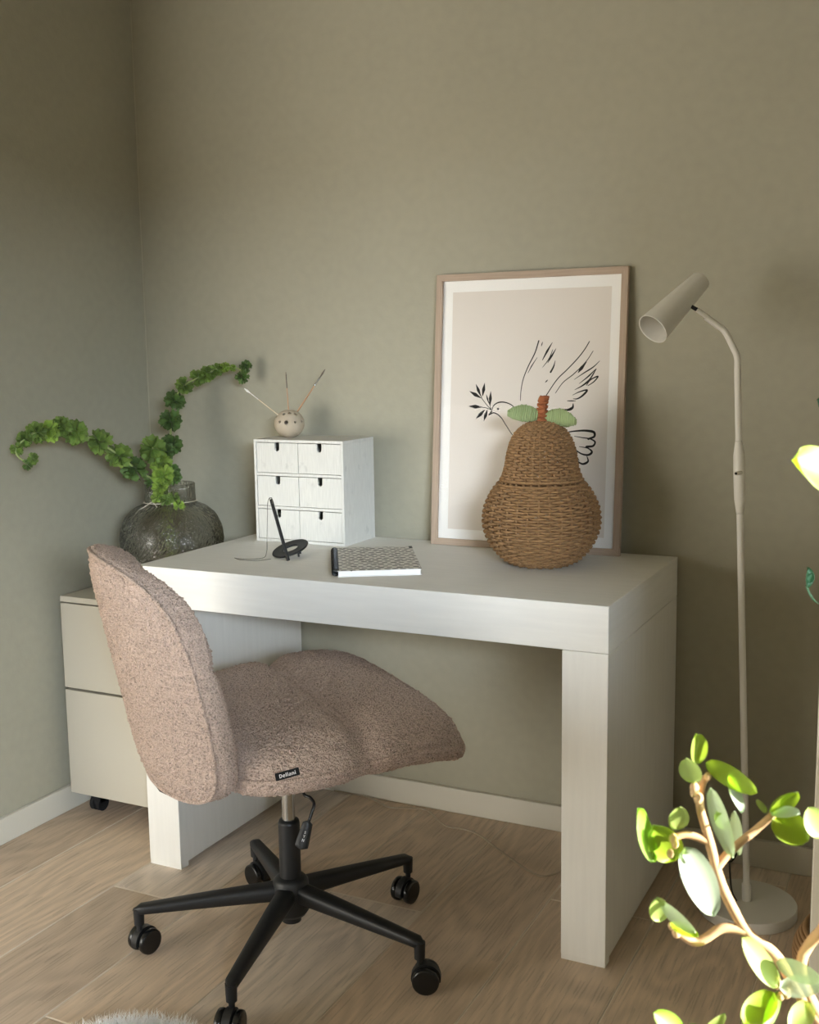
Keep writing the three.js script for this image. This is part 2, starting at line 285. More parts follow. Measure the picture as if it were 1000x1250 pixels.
// ------------------------------------------------------------------ small chest of drawers on the desk
const CX0 = 0.499, CX1 = 0.771, CZ0 = 0.026, CZ1 = 0.192, CT = 1.022;
{
  const o = thing('mini_chest', 'small white wooden chest of six drawers standing on the desk', 'chest', [(CX0 + CX1) / 2, DT, (CZ0 + CZ1) / 2]);
  const t = 0.0075, xm = (CX0 + CX1) / 2, hh = (CT - DT - t) / 3, L = [];
  L.push(slab(CX0, CX1, CT - t, CT, CZ0, CZ1, 0.001), slab(CX0, CX1, DT, DT + t, CZ0, CZ1, 0.001), slab(CX0, CX0 + t, DT + t, CT - t, CZ0, CZ1, 0.001), slab(CX1 - t, CX1, DT + t, CT - t, CZ0, CZ1, 0.001), slab(CX0 + t, CX1 - t, DT + t, CT - t, CZ0, CZ0 + 0.004, 0));
  for (const k of [1, 2]) L.push(slab(CX0 + t, CX1 - t, DT + hh * k, DT + hh * k + t, CZ0 + 0.004, CZ1 - 0.001, 0.0008));
  L.push(slab(xm - 0.002, xm + 0.002, DT + t, CT - t, CZ0 + 0.004, CZ1 - 0.012, 0));
  part('carcass', shift(join(L), o), m.brushed, o);
  for (let k = 0; k < 3; k++) for (const s of [0, 1]) {
    const x0 = s ? xm + 0.0007 : CX0 + t + 0.001, x1 = s ? CX1 - t - 0.001 : xm - 0.0007, y0 = DT + hh * k + t + 0.001, y1 = DT + hh * (k + 1) - 0.0016, w = x1 - x0, h = y1 - y0, r = 0.0068, dn = 0.0215;
    const sh = new THREE.Shape(); sh.moveTo(-w / 2, 0); sh.lineTo(w / 2, 0); sh.lineTo(w / 2, h); sh.lineTo(r, h); sh.lineTo(r, h - dn + r); sh.absarc(0, h - dn + r, r, 0, -Math.PI, true); sh.lineTo(-r, h); sh.lineTo(-w / 2, h); sh.closePath();
    const g = boxUV(new THREE.ExtrudeGeometry(sh, { depth: 0.006, bevelEnabled: true, bevelSize: 0.0006, bevelThickness: 0.0006, bevelSegments: 1, bevelOffset: -0.0006, curveSegments: 10 }));
    { const u = g.attributes.uv, a = rr(0.05, 0.19), b = rr(0.03, 0.14); for (let i = 0; i < u.count; i++) u.setXY(i, u.getX(i) + a, u.getY(i) + b); }
    g.translate((x0 + x1) / 2, y0, CZ1 - 0.0085 + rr(-0.0008, 0.0006));
    const d = part('drawer', shift(g, o), m.brushed, o);
    part('drawer_box', shift(join([slab(x0 + 0.002, x1 - 0.002, y0 + 0.001, y0 + 0.004, CZ0 + 0.01, CZ1 - 0.009, 0), slab(x0 + 0.002, x0 + 0.005, y0 + 0.004, y1 - 0.006, CZ0 + 0.01, CZ1 - 0.009, 0), slab(x1 - 0.005, x1 - 0.002, y0 + 0.004, y1 - 0.006, CZ0 + 0.01, CZ1 - 0.009, 0)]), o), m.brushed, d);
  }
}

// ------------------------------------------------------------------ round clay pot with three brushes
const potC = V(0.558, CT + 0.0365, 0.105);
{
  const brushTips = [[298, 474, 2.98], [349, 454, 3.03], [397, 451, 3.05]];
  const o = thing('brush_pot', 'small round beige clay pot with holes on the white chest', 'pot', [potC.x, CT, potC.z]);
  const ev = new Evaluator(); ev.attributes = ['position', 'normal']; ev.useGroups = false;
  const prof = []; for (let i = 0; i <= 28; i++) { const a = -Math.PI / 2 + i / 28 * Math.PI; prof.push([0.0405 * Math.cos(a) * (i === 0 || i === 28 ? 0 : 1), Math.max(-0.0365, 0.038 * Math.sin(a))]); }
  const outer = lathe(prof, 48), inner = new THREE.SphereGeometry(0.0345, 32, 20);
  for (const g of [outer, inner]) g.deleteAttribute('uv');
  let b = ev.evaluate(new Brush(mergeVertices(outer)), new Brush(mergeVertices(inner)), SUBTRACTION);
  const toCam = Math.atan2(EYE.x - potC.x, EYE.z - potC.z);
  const holes = [[-12, 8, 5], [-40, 10, 3.2], [22, 8, 2.4], [55, 10, 3.8], [-30, 44, 4], [4, 50, 4.2], [36, 42, 4], [80, 30, 3], [-75, 32, 3.4], [120, 45, 4], [180, 45, 4], [-120, 45, 4], [0, 84, 4.5]];
  for (const [az, el, r] of holes) {
    const a = toCam + az * Math.PI / 180, e = el * Math.PI / 180, d = V(Math.sin(a) * Math.cos(e), Math.sin(e), Math.cos(a) * Math.cos(e));
    const c = new THREE.CylinderGeometry(r / 850, r / 850, 0.02, 14); c.deleteAttribute('uv');
    const br = new Brush(mergeVertices(c)); br.quaternion.setFromUnitVectors(V(0, 1, 0), d); br.position.copy(d).multiplyScalar(0.038); br.updateMatrixWorld();
    b = ev.evaluate(b, br, SUBTRACTION);
  }
  for (const q of brushTips) {                                             // the holes that the brushes stand in
    const d = at(...q).sub(potC).normalize(), c = new THREE.CylinderGeometry(0.0032, 0.0032, 0.02, 14); c.deleteAttribute('uv');
    const br = new Brush(mergeVertices(c)); br.quaternion.setFromUnitVectors(V(0, 1, 0), d); br.position.copy(d).multiplyScalar(0.038); br.updateMatrixWorld();
    b = ev.evaluate(b, br, SUBTRACTION);
  }
  const g = b.geometry; g.translate(0, 0.0365, 0);
  part('pot_body', g, m.clay, o);
  const wood = M({ color: '#c49a76', roughness: 0.5 }), pale = M({ color: '#e0cfae', roughness: 0.6 }), grey_ = M({ color: '#6f655c', roughness: 0.9 }), cotton = M({ color: '#f3f1ec', roughness: 1 });
  const foot = (tip, k) => { const d = potC.clone().sub(tip).normalize(); return [potC.clone().addScaledVector(d, k), d.clone().negate()]; };
  const defs = [
    ['thin pale brush with a white tip leaning left in the clay pot', brushTips[0], pale, m.paper, cotton, 0.0011, 0.0032],
    ['dark tipped paintbrush standing upright in the clay pot', brushTips[1], wood, grey_, grey_, 0.0013, 0.0014],
    ['long paintbrush with a silver ferrule leaning right in the clay pot', brushTips[2], wood, m.steel, grey_, 0.0018, 0.0024],
  ];
  for (const [label, q, hm, fm, tm, r, tr] of defs) {
    const tip = at(...q), [end, d] = foot(tip, 0.014), len = tip.distanceTo(end), p = (k) => end.clone().addScaledVector(d, len * k);
    const t = thing('paintbrush', label, 'brush', [end.x, end.y, end.z]);
    part('handle', shift(tube([p(0), p(0.35), p(0.72)], [r * 0.8, r * 1.25, r * 0.9], 10, 8), t), hm, t);
    part('ferrule', shift(tube([p(0.715), p(0.88)], [r * 0.95, r * 1.05], 10, 2), t), fm, t, 'metal ferrule');
    part('bristles', shift(tube([p(0.875), p(0.94), p(1)], [r, tr, tr * 0.3], 10, 6), t), tm, t);
  }
}

// ------------------------------------------------------------------ black ring stand with a chain
{
  const c = onY(355, 679, DT), o = thing('jewellery_stand', 'black jewellery stand with a tilted ring dish and leaning rod', 'stand', [c.x, DT, c.z]);
  const ax = V(0, 1, 0).addScaledVector(RIGHT, -0.3).addScaledVector(FWD, -0.24).normalize(), q = new THREE.Quaternion().setFromUnitVectors(V(0, 1, 0), ax), cy = 0.0175;
  const dish = lathe([[0.0205, -0.002], [0.044, -0.001], [0.0465, 0.002], [0.0455, 0.0045], [0.040, 0.0025], [0.024, 0.002], [0.0205, 0.0035], [0.019, 0.002], [0.0205, -0.002]], 48).applyQuaternion(q).translate(0, cy, 0);
  part('ring_dish', dish, m.black, o);
  for (const a of [20, 110, 200, 290]) { const r = 0.031, top = V(Math.cos(a * Math.PI / 180) * r, 0, Math.sin(a * Math.PI / 180) * r).applyQuaternion(q).add(V(0, cy, 0)); part('leg', bar(V(top.x * 1.03, 0.0025, top.z * 1.03), top, 0.0024, 10), m.black, o); }
  const top = onY(331, 610, DT + 0.142), foot = onY(352, 684, DT + 0.004); const tl = top.clone().sub(o.position), fl = foot.clone().sub(o.position);
  part('rod', bar(fl, tl, 0.0042, 14), m.black, o);
  const n = thing('necklace_chain', 'thin grey chain hanging from the black rod onto the desk', 'chain', [top.x, DT, top.z]);
  const lp = [onY(348, 668, DT + 0.10).lerp(top, 0.9), top.clone().add(V(0, 0.005, 0)), at(327.5, 611, top.clone().sub(EYE).dot(FWD) - 0.004), at(326.5, 630, top.clone().sub(EYE).dot(FWD) - 0.004), at(326, 655, 2.74), onY(325.5, 674, DT + 0.006), onY(321, 681, DT + 0.0012), onY(308, 682.5, DT + 0.0012), onY(291, 682, DT + 0.0012), onY(286.5, 681, DT + 0.0012), onY(294, 683.4, DT + 0.0012), onY(314, 684.2, DT + 0.0012), onY(331, 682.4, DT + 0.0012)];
  const cv = new THREE.CatmullRomCurve3(lp), links = [], N = 210;
  for (let i = 0; i < N; i++) { const p = cv.getPointAt(i / N), d = cv.getTangentAt(i / N); const s = new THREE.SphereGeometry(0.0009, 6, 4); s.scale(1, 1.5, 1); s.applyQuaternion(new THREE.Quaternion().setFromUnitVectors(V(0, 1, 0), d)); s.translate(p.x, p.y, p.z); links.push(s); }
  part('links', shift(join([...links, tube(lp, [0.00045], 5, 200)]), n), m.chain, n);
}

// ------------------------------------------------------------------ notebook
{
  const A = V(0.943, DT, 0.556), B = V(1.116, DT, 0.454), D = V(0.791, DT, 0.281);
  const ex = B.clone().sub(A), W = ex.length(); ex.normalize(); const ez = V(ex.z, 0, -ex.x), Dp = 0.30;
  const o = thing('notebook', 'spiral notebook with a black dash pattern on a pale cover', 'notebook', [A.x, DT, A.z], Math.atan2(-ex.z, ex.x));
  // own axes: x along the near edge, -z away from the camera
  const cvs = document.createElement('canvas'); cvs.width = 512; cvs.height = 768; const g = cvs.getContext('2d'); g.fillStyle = '#d9d5cd'; g.fillRect(0, 0, 512, 768);
  g.strokeStyle = '#1d1c1b'; g.lineCap = 'round';
  for (let j = 0; j < 16; j++) for (let i = -1; i < 12; i++) { const x = (i + (j % 2) * 0.5 + rr(-0.14, 0.14)) * 48, y = (j + rr(-0.12, 0.12)) * 50; g.lineWidth = rr(15, 23); g.beginPath(); g.moveTo(x - 8, y + rr(-4, 4)); g.lineTo(x + 8, y + rr(-4, 4)); g.stroke(); }
  const ct = new THREE.CanvasTexture(cvs); ct.colorSpace = THREE.SRGBColorSpace;
  const cover = slab(0.012, W, 0.0125, 0.0142, -Dp, 0, 0.0004, 1), uv = cover.attributes.uv, ps = cover.attributes.position; for (let i = 0; i < uv.count; i++) uv.setXY(i, ps.getX(i) / W, -ps.getZ(i) / Dp);
  part('cover', cover, M({ map: ct, roughness: 0.6 }), o);
  const block = part('page_block', slab(0.014, W - 0.003, 0.0016, 0.0125, -Dp + 0.003, -0.003, 0.0004, 1), m.pages, o);
  part('back_cover', slab(0.012, W, 0, 0.0016, -Dp, 0, 0.0004, 1), m.pages, o);
  const rings = []; for (let i = 0; i < 36; i++) { const t = new THREE.TorusGeometry(0.0082, 0.0011, 6, 16); t.translate(0.0085, 0.0093, -0.012 - i * (Dp - 0.024) / 35); rings.push(t); }
  part('spiral_binding', join(rings), m.blackGloss, o);
  part('binding_strip', slab(0.0035, 0.0125, 0.0105, 0.0152, -Dp + 0.004, -0.004, 0.001, 1), m.black, o, 'black strip along the binding');
  part('elastic_corner', slab(W - 0.008, W + 0.0004, 0.0138, 0.0148, -Dp, -Dp + 0.03, 0.0003, 1), m.black, o);
}

// ------------------------------------------------------------------ framed print leaning on the wall
{
  const FX = 0.9592, W = 0.4991, H = 0.6896, tilt = Math.atan2(0.0191 - 0.0737, 0.6874);
  const o = thing('picture_frame', 'thin oak frame with a dove drawing leaning against the wall', 'picture', [FX + W / 2, DT + 0.0006, 0.0737]);
  o.rotation.x = tilt;
  const T = 0.0165, DB = 0.014;                                       // moulding width; depth behind the front face (z = 0)
  const rail = (len) => { const s = new THREE.Shape(); s.moveTo(-len / 2, 0); s.lineTo(len / 2, 0); s.lineTo(len / 2 - T, T); s.lineTo(-len / 2 + T, T); s.closePath(); return boxUV(new THREE.ExtrudeGeometry(s, { depth: DB, bevelEnabled: true, bevelSize: 0.0007, bevelThickness: 0.0007, bevelOffset: -0.0007, bevelSegments: 2 })); };
  const put = (g, x, y, a) => { g.translate(0, 0, -DB - 0.0007); g.rotateZ(a); g.translate(x, y, 0); part('frame_rail', g, m.ash, o); };
  const sw = (g) => { const u = g.attributes.uv; for (let i = 0; i < u.count; i++) u.setXY(i, u.getY(i), u.getX(i)); return g; };
  put(sw(rail(W)), 0, 0, 0); put(sw(rail(W)), 0, H, Math.PI); put(sw(rail(H)), -W / 2, H / 2, -Math.PI / 2); put(sw(rail(H)), W / 2, H / 2, Math.PI / 2);
  part('backing', slab(-W / 2 + 0.004, W / 2 - 0.004, 0.004, H - 0.004, -0.0145, -0.011, 0), M({ color: '#8a7a66', roughness: 0.9 }), o);
  // the print, in millimetres from the frame's lower left corner
  const S = 2.6, cvs = document.createElement('canvas'); cvs.width = Math.round(499 * S); cvs.height = Math.round(690 * S);
  const g = cvs.getContext('2d'), X = (x) => x * S, Y = (y) => (690 - y) * S;
  g.fillStyle = '#f5f3ee'; g.fillRect(0, 0, cvs.width, cvs.height);
  g.fillStyle = '#e2dad0'; g.fillRect(X(43), Y(645.5), X(457.5 - 43), (645.5 - 41.5) * S);
  g.strokeStyle = g.fillStyle = '#15130f'; g.lineCap = g.lineJoin = 'round';
  const stroke = (p, w0, w1 = w0, w2 = w0) => {                        // ink line that swells from w0 over w1 to w2
    const c = new THREE.CatmullRomCurve3(p.map(([x, y]) => V(x, y, 0))); const n = 60;
    for (let i = 0; i < n; i++) { const a = c.getPoint(i / n), b = c.getPoint((i + 1) / n), t = i / n; g.lineWidth = S * (t < 0.5 ? lerp(w0, w1, t * 2) : lerp(w1, w2, t * 2 - 1)); g.beginPath(); g.moveTo(X(a.x), Y(a.y)); g.lineTo(X(b.x), Y(b.y)); g.stroke(); }
  };
  for (const p of [[[156, 348], [142, 362], [130, 376]], [[156, 348], [142, 353], [127, 355]], [[156, 348], [152, 359], [148, 369]], [[130, 376], [125, 387], [120, 397]]]) stroke(p, 1.5);
  for (const [a, b, w] of [[[95, 395], [127, 378], 9], [[112, 413], [126, 383], 7.5], [[136, 416], [131, 383], 8.5], [[153, 395], [152, 359], 8], [[141, 387], [148, 366], 4], [[93, 357], [130, 355], 9.5], [[114, 325], [138, 348], 9], [[136, 320], [145, 348], 8.5]]) stroke([a, [(a[0] + b[0]) / 2, (a[1] + b[1]) / 2], b], 0.4, w, 1);
  g.beginPath(); g.arc(X(174), Y(351), 2.7 * S, 0, 7); g.fill();
  stroke([[158, 348], [161, 358], [172, 366], [187, 368], [206, 363], [223, 351]], 1.5, 3.2, 1.6);
  stroke([[150, 336], [163, 341], [181, 331], [194, 314], [206, 297], [217, 283], [225, 266]], 3.2, 1.8, 1.6); stroke([[150, 336], [157, 345]], 3);
  for (const [p, a, b, c] of [
    [[[233, 372], [234, 397], [239, 425], [251, 456], [268, 490], [277, 519]], 1.4, 2.2, 3], [[[251, 440], [260, 457], [274, 478]], 0.8, 2.4, 0.8], [[[287, 516], [284, 506]], 0.8, 2.2, 0.8],
    [[[312, 514], [300, 494], [288, 472]], 1, 5, 1.4], [[[322, 499], [312, 482], [302, 465]], 1, 4.2, 1], [[[314, 497], [305, 475], [289, 454]], 1, 2.4, 0.8], [[[321, 470], [317, 455], [310, 442]], 0.8, 3.6, 4.2], [[[303, 423], [297, 417]], 1, 2.6, 1],
    [[[297, 380], [328, 425], [352, 448], [379, 476], [396, 498], [406, 515]], 2, 2.4, 2], [[[324, 391], [342, 416], [370, 438], [400, 468], [416, 492]], 1.4, 2, 1.4], [[[380, 440], [388, 451], [400, 466]], 1, 8, 1.5],
    [[[371, 424], [394, 439], [418, 454], [433, 468]], 0.8, 3, 1], [[[373, 399], [392, 409], [409, 423], [425, 449]], 0.8, 4.4, 2], [[[384, 414], [408, 433], [423, 448]], 0.8, 3.4, 1], [[[406, 409], [421, 419], [430, 431], [412, 423], [402, 410]], 1.6, 3.4, 1.6],
    [[[368, 386], [385, 394], [404, 398], [392, 384], [379, 377], [370, 377]], 0.8, 5, 1], [[[355, 372], [376, 372]], 1.4, 2.4, 1], [[[339, 352], [357, 350], [369, 356], [370, 365]], 1.6, 7, 1.6],
    [[[353, 295], [381, 299], [406, 300], [425, 296], [426, 287], [411, 280]], 2.4, 6, 4.5], [[[376, 286], [396, 283], [417, 280], [428, 273], [424, 264], [407, 261]], 1.2, 3.6, 5.5], [[[389, 261], [412, 257], [421, 249], [414, 242], [397, 243], [374, 256]], 1.2, 5.5, 2.2], [[[409, 238], [412, 226], [399, 219], [382, 227]], 1.6, 5.5, 2.4], [[[380, 236], [390, 227]], 1.2, 3, 1], [[[238, 334], [255, 332], [279, 353]], 1.6, 2, 1.6],
  ]) stroke(p, a, b, c);
  const pt = new THREE.CanvasTexture(cvs); pt.colorSpace = THREE.SRGBColorSpace;
  const pg = new THREE.PlaneGeometry(W - 0.02, H - 0.02), u = pg.attributes.uv, pp = pg.attributes.position; for (let i = 0; i < u.count; i++) u.setXY(i, (pp.getX(i) + W / 2) / W, (pp.getY(i) + H / 2) / H);
  pg.translate(0, H / 2, -0.0095);
  part('print', pg, M({ map: pt, roughness: 0.85 }), o, 'ink drawing of a dove holding an olive twig on beige');
  part('glass_pane', slab(-W / 2 + 0.012, W / 2 - 0.012, 0.012, H - 0.012, -0.0078, -0.0068, 0), m.pictureGlass, o);
}

// ------------------------------------------------------------------ woven pear basket
{
  const c = V(1.318, DT, 0.232), o = thing('pear_basket', 'woven brown pear shaped basket with a stem and two green leaves', 'basket', [c.x, c.y, c.z]);
  const prof = new THREE.CatmullRomCurve3([[0.062, 0.0], [0.085, 0.012], [0.112, 0.042], [0.1285, 0.08], [0.131, 0.105], [0.1265, 0.135], [0.110, 0.17], [0.090, 0.196], [0.0795, 0.225], [0.0735, 0.26], [0.064, 0.290], [0.048, 0.312], [0.026, 0.325], [0.004, 0.329]].map(([r, y]) => V(r, y, 0)));
  const L = prof.getLength(), rows = Math.round(L / 0.0062), ST = 32, SPLIT = 0.194;
  const lists = { body: [], lid: [], rim: [] };
  const strand = (r, y, rad, amp, phase, wob) => {
    const na = 204, nr = 6, pos = [], uv = [], idx = [], u0 = rnd();
    for (let i = 0; i <= na; i++) {
      const a = i / na * Math.PI * 2, rrr = r + amp * Math.sin(a * ST / 2 + phase) + wob * noise.noise(Math.cos(a) * 6, Math.sin(a) * 6, y * 90), yy = y + 0.0007 * noise.noise(Math.cos(a) * 5, Math.sin(a) * 5, y * 60 + 9), q = rad * (1 + (amp > 0.001 ? 0.22 * Math.sin(a * ST / 2 + phase) : 0) + 0.12 * noise.noise(Math.cos(a) * 30, Math.sin(a) * 30, y * 300));
      for (let j = 0; j <= nr; j++) { const b = j / nr * Math.PI * 2; pos.push((rrr + q * Math.cos(b)) * Math.cos(a), yy + q * Math.sin(b), (rrr + q * Math.cos(b)) * Math.sin(a)); uv.push(i / na * 0.8 + u0, j / nr * 0.05 + u0 * 3); }
    }
    for (let i = 0; i < na; i++) for (let j = 0; j < nr; j++) { const A = i * (nr + 1) + j, B = A + 1, C = A + nr + 1, D = C + 1; idx.push(A, B, C, B, D, C); }
    const g = new THREE.BufferGeometry(); g.setAttribute('position', new THREE.Float32BufferAttribute(pos, 3)); g.setAttribute('uv', new THREE.Float32BufferAttribute(uv, 2)); g.setIndex(idx); g.computeVertexNormals(); return g;
  };
  for (let k = 0; k <= rows; k++) {
    const p = prof.getPointAt(k / rows); if (p.x < 0.008 || Math.abs(p.y + 0.0034 - 0.1945) < 0.0035) continue;
    lists[p.y < SPLIT ? 'body' : 'lid'].push(strand(p.x, p.y + 0.0034, 0.0031, Math.min(0.0046, p.x * 0.06), k % 2 ? Math.PI : 0, 0.0005));
  }
  for (let s = 0; s < ST; s++) {                                         // upright stakes
    const a = (s + 0.5) / ST * Math.PI * 2, lo = [], hi = [];
    for (let k = 0; k <= 26; k++) { const p = prof.getPoint(k / 26); if (p.x < 0.01) continue; const q = V(p.x * Math.cos(a), p.y + 0.003, p.x * Math.sin(a)); if (p.y < SPLIT + 0.004) lo.push(q); if (p.y > SPLIT - 0.012) hi.push(q); }
    lists.body.push(tube(lo, [0.0026], 6, 24)); lists.lid.push(tube(hi, [0.0026, 0.0018], 6, 24));
  }
  const body = part('basket_body', join(lists.body), m.twine, o), lid = part('basket_lid', join(lists.lid), m.twine, o);
  part('basket_floor', lathe([[0.0001, 0.001], [0.06, 0.001], [0.064, 0.004], [0.06, 0.006], [0.0001, 0.006]], 40), m.twine, body);
  const rimAt = (y) => { let best = null; for (let i = 0; i <= 400; i++) { const p = prof.getPoint(i / 400); if (!best || Math.abs(p.y - y) < Math.abs(best.y - y)) best = p; } return best.x; };
  part('rim', strand(rimAt(0.189) + 0.0058, 0.1893, 0.0042, 0.0004, 0, 0.0004), m.twine, body, 'thicker woven rim');
  part('rim', strand(rimAt(0.202) + 0.0055, 0.1992, 0.0042, 0.0004, 1, 0.0004), m.twine, lid, 'thicker woven rim');
  // stem wound with reddish cord
  const axis = [V(0, 0.325, 0), V(0.001, 0.352, 0), V(0.004, 0.380, 0.0), V(0.007, 0.389, 0)], sc = new THREE.CatmullRomCurve3(axis), hl = [], hl2 = [];
  for (let i = 0; i <= 150; i++) { const t = i / 150, p = sc.getPoint(t), r = lerp(0.0118, 0.0085, t), a = t * 8.5 * Math.PI * 2; hl.push(V(p.x + r * Math.cos(a), p.y, p.z + r * Math.sin(a))); hl2.push(V(p.x + (r + 0.0012) * Math.cos(-a + 1), p.y, p.z + (r + 0.0012) * Math.sin(-a + 1))); }
  const stem = part('stem', join([tube(hl, [0.0028], 6, 300), tube(hl2, [0.0022], 6, 300), tube(axis, [0.0115, 0.0105, 0.009, 0.004], 12, 20)]), m.stemTwine, lid, 'reddish cord wound stem');
  // two leaves wound with green cord, lying across the view
  for (const [dx, dy, len, wid, tw] of [[-1, 0.21, 0.080, 0.019, 0.3], [1, -0.03, 0.070, 0.0195, -0.2]]) {
    const d = RIGHT.clone().multiplyScalar(dx).add(V(0, dy, 0)).addScaledVector(FWD, -0.25).normalize(), side = V(0, 1, 0).addScaledVector(d, -d.y).normalize().applyAxisAngle(d, tw), nrm = d.clone().cross(side), st = V(0.002, 0.344, 0).addScaledVector(d, 0.006), path = [];
    const N = 15; for (let i = 0; i <= N * 14; i++) { const t = i / (N * 14), w = wid * Math.pow(Math.sin(Math.PI * clamp(t * 0.9 + 0.06, 0, 1)), 0.7), a = t * N * Math.PI * 2; path.push(st.clone().addScaledVector(d, t * len + 0.0012 * Math.sin(a * 2)).addScaledVector(side, w * Math.cos(a)).addScaledVector(nrm, 0.0038 * Math.sin(a)).add(V(0, -0.012 * t * t, 0))); }
    const core = sheet(12, 10, (a, b) => { const w = (wid - 0.002) * Math.pow(Math.sin(Math.PI * clamp(a * 0.9 + 0.06, 0, 1)), 0.7), f = b * Math.PI * 2, q = st.clone().addScaledVector(d, a * len).addScaledVector(side, w * Math.cos(f)).addScaledVector(nrm, 0.003 * Math.sin(f)).add(V(0, -0.012 * a * a, 0)); return [q.x, q.y, q.z]; });
    part('leaf', join([tube(path, [0.003], 6, N * 14), core]), m.leafTwine, lid, 'pale green cord wound leaf');
  }
}

// ------------------------------------------------------------------ glass vase with bells of Ireland
const VC = V(0.240, KT, 0.222);
{
  const o = thing('glass_vase', 'round textured smoky glass vase standing on the low cabinet', 'vase', [VC.x, VC.y, VC.z]);
  const outer = [[0.0, 0.0], [0.07, 0.0], [0.092, 0.008], [0.118, 0.04], [0.136, 0.085], [0.1425, 0.128], [0.138, 0.165], [0.122, 0.198], [0.098, 0.219], [0.077, 0.228], [0.0705, 0.234], [0.069, 0.25], [0.069, 0.283]], T = 0.004;
  const curve = new THREE.CatmullRomCurve3(outer.map(([r, y]) => V(r, y, 0)), false, 'catmullrom', 0.3);
  const NA = 420, NB = 250;
  const hammered = (a, y) => { const x = Math.cos(a) * 11, z = Math.sin(a) * 11; return Math.abs(noise.noise(x * 1.5, y * 105, z * 1.5)) * 0.0055 + Math.abs(noise.noise(x * 2.6 + 5, y * 190, z * 2.6)) * 0.0032; };
  const og = sheet(NA, NB, (a, b) => { const p = curve.getPointAt(b), f = a * Math.PI * 2, r = Math.max(0, p.x - (p.x > 0.03 ? hammered(f, p.y) * (p.y > 0.015 ? 1 : 0) : 0)); return [r * Math.cos(f), p.y, r * Math.sin(f)]; }, true);
  const ig = sheet(96, 60, (a, b) => { const p = curve.getPointAt(b), f = a * Math.PI * 2, r = Math.max(0, p.x - T - 0.004); return [r * Math.cos(f), Math.max(p.y, 0.008), r * Math.sin(f)]; });
  const lip = sheet(NA, 3, (a, b) => { const f = a * Math.PI * 2, r = lerp(0.069 - hammered(f, 0.283), 0.069 - T - 0.004, b); return [r * Math.cos(f), 0.283 + 0.0012 * Math.sin(b * Math.PI), r * Math.sin(f)]; }, true);
  part('glass', mergeVertices(join([og, ig, lip])), m.vaseGlass, o);
  const ring = []; for (let i = 0; i < 40; i++) { const a = i / 40 * Math.PI * 2; ring.push(V(0.0715 * Math.cos(a), 0.2345 + 0.002 * Math.sin(a + 1), 0.0715 * Math.sin(a))); }
  const knot = at(178, 618, 3.045).sub(o.position), e1 = at(163, 632, 3.03).sub(o.position), e2 = at(171, 628, 3.03).sub(o.position);
  part('twine', join([tube(ring, [0.0011], 6, 120, true), tube([knot, knot.clone().lerp(e1, 0.5).add(V(0, 0.006, 0)), e1], [0.0012], 6, 16), tube([knot, knot.clone().lerp(e2, 0.5).add(V(0, 0.004, 0)), e2], [0.0011], 6, 16), new THREE.SphereGeometry(0.003, 10, 8).translate(knot.x, knot.y, knot.z), tube([knot, at(186, 613, 3.03).sub(o.position), at(192, 620, 3.02).sub(o.position)], [0.001], 6, 14)]), m.string, o, 'pale string tied round the neck');

  const whorl = (ctr, axis, R, n = 7) => {                               // ruffled cups standing round the stem
    const cups = [], q = new THREE.Quaternion().setFromUnitVectors(V(0, 1, 0), axis), a0 = rnd() * 7;
    for (let k = 0; k < n; k++) {
      const az = a0 + k / n * Math.PI * 2 + rr(-0.2, 0.2), el = -0.75 + 1.7 * ((k * 0.618) % 1), d = V(Math.cos(az) * Math.cos(el), Math.sin(el), Math.sin(az) * Math.cos(el)), len = R * rr(0.8, 1.04), mouth = R * rr(0.36, 0.5), tint = rr(0.62, 1.2), ph = rnd() * 7;
      const g = sheet(14, 5, (a, b) => { const f = a * Math.PI * 2, t = b, r = mouth * Math.pow(t, 0.75) * (1 + t * t * (0.12 * Math.sin(5 * f + ph) + 0.06 * Math.sin(9 * f))), y = R * 0.12 + len * t * (1 + 0.12 * t * Math.sin(4 * f + ph * 2)); return [r * Math.cos(f), y, r * Math.sin(f)]; });
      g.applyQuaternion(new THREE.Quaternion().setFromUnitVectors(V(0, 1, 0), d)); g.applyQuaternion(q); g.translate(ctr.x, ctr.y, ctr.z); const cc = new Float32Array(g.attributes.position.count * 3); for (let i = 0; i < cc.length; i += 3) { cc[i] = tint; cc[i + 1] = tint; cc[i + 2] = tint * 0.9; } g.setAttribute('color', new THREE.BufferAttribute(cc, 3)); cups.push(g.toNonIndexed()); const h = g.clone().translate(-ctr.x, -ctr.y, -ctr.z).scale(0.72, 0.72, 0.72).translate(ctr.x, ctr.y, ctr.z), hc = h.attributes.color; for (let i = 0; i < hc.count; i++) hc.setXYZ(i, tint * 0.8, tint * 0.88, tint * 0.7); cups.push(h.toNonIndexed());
    }
    return mergeGeometries(cups);
  };
  const px = 1 / FOCAL;
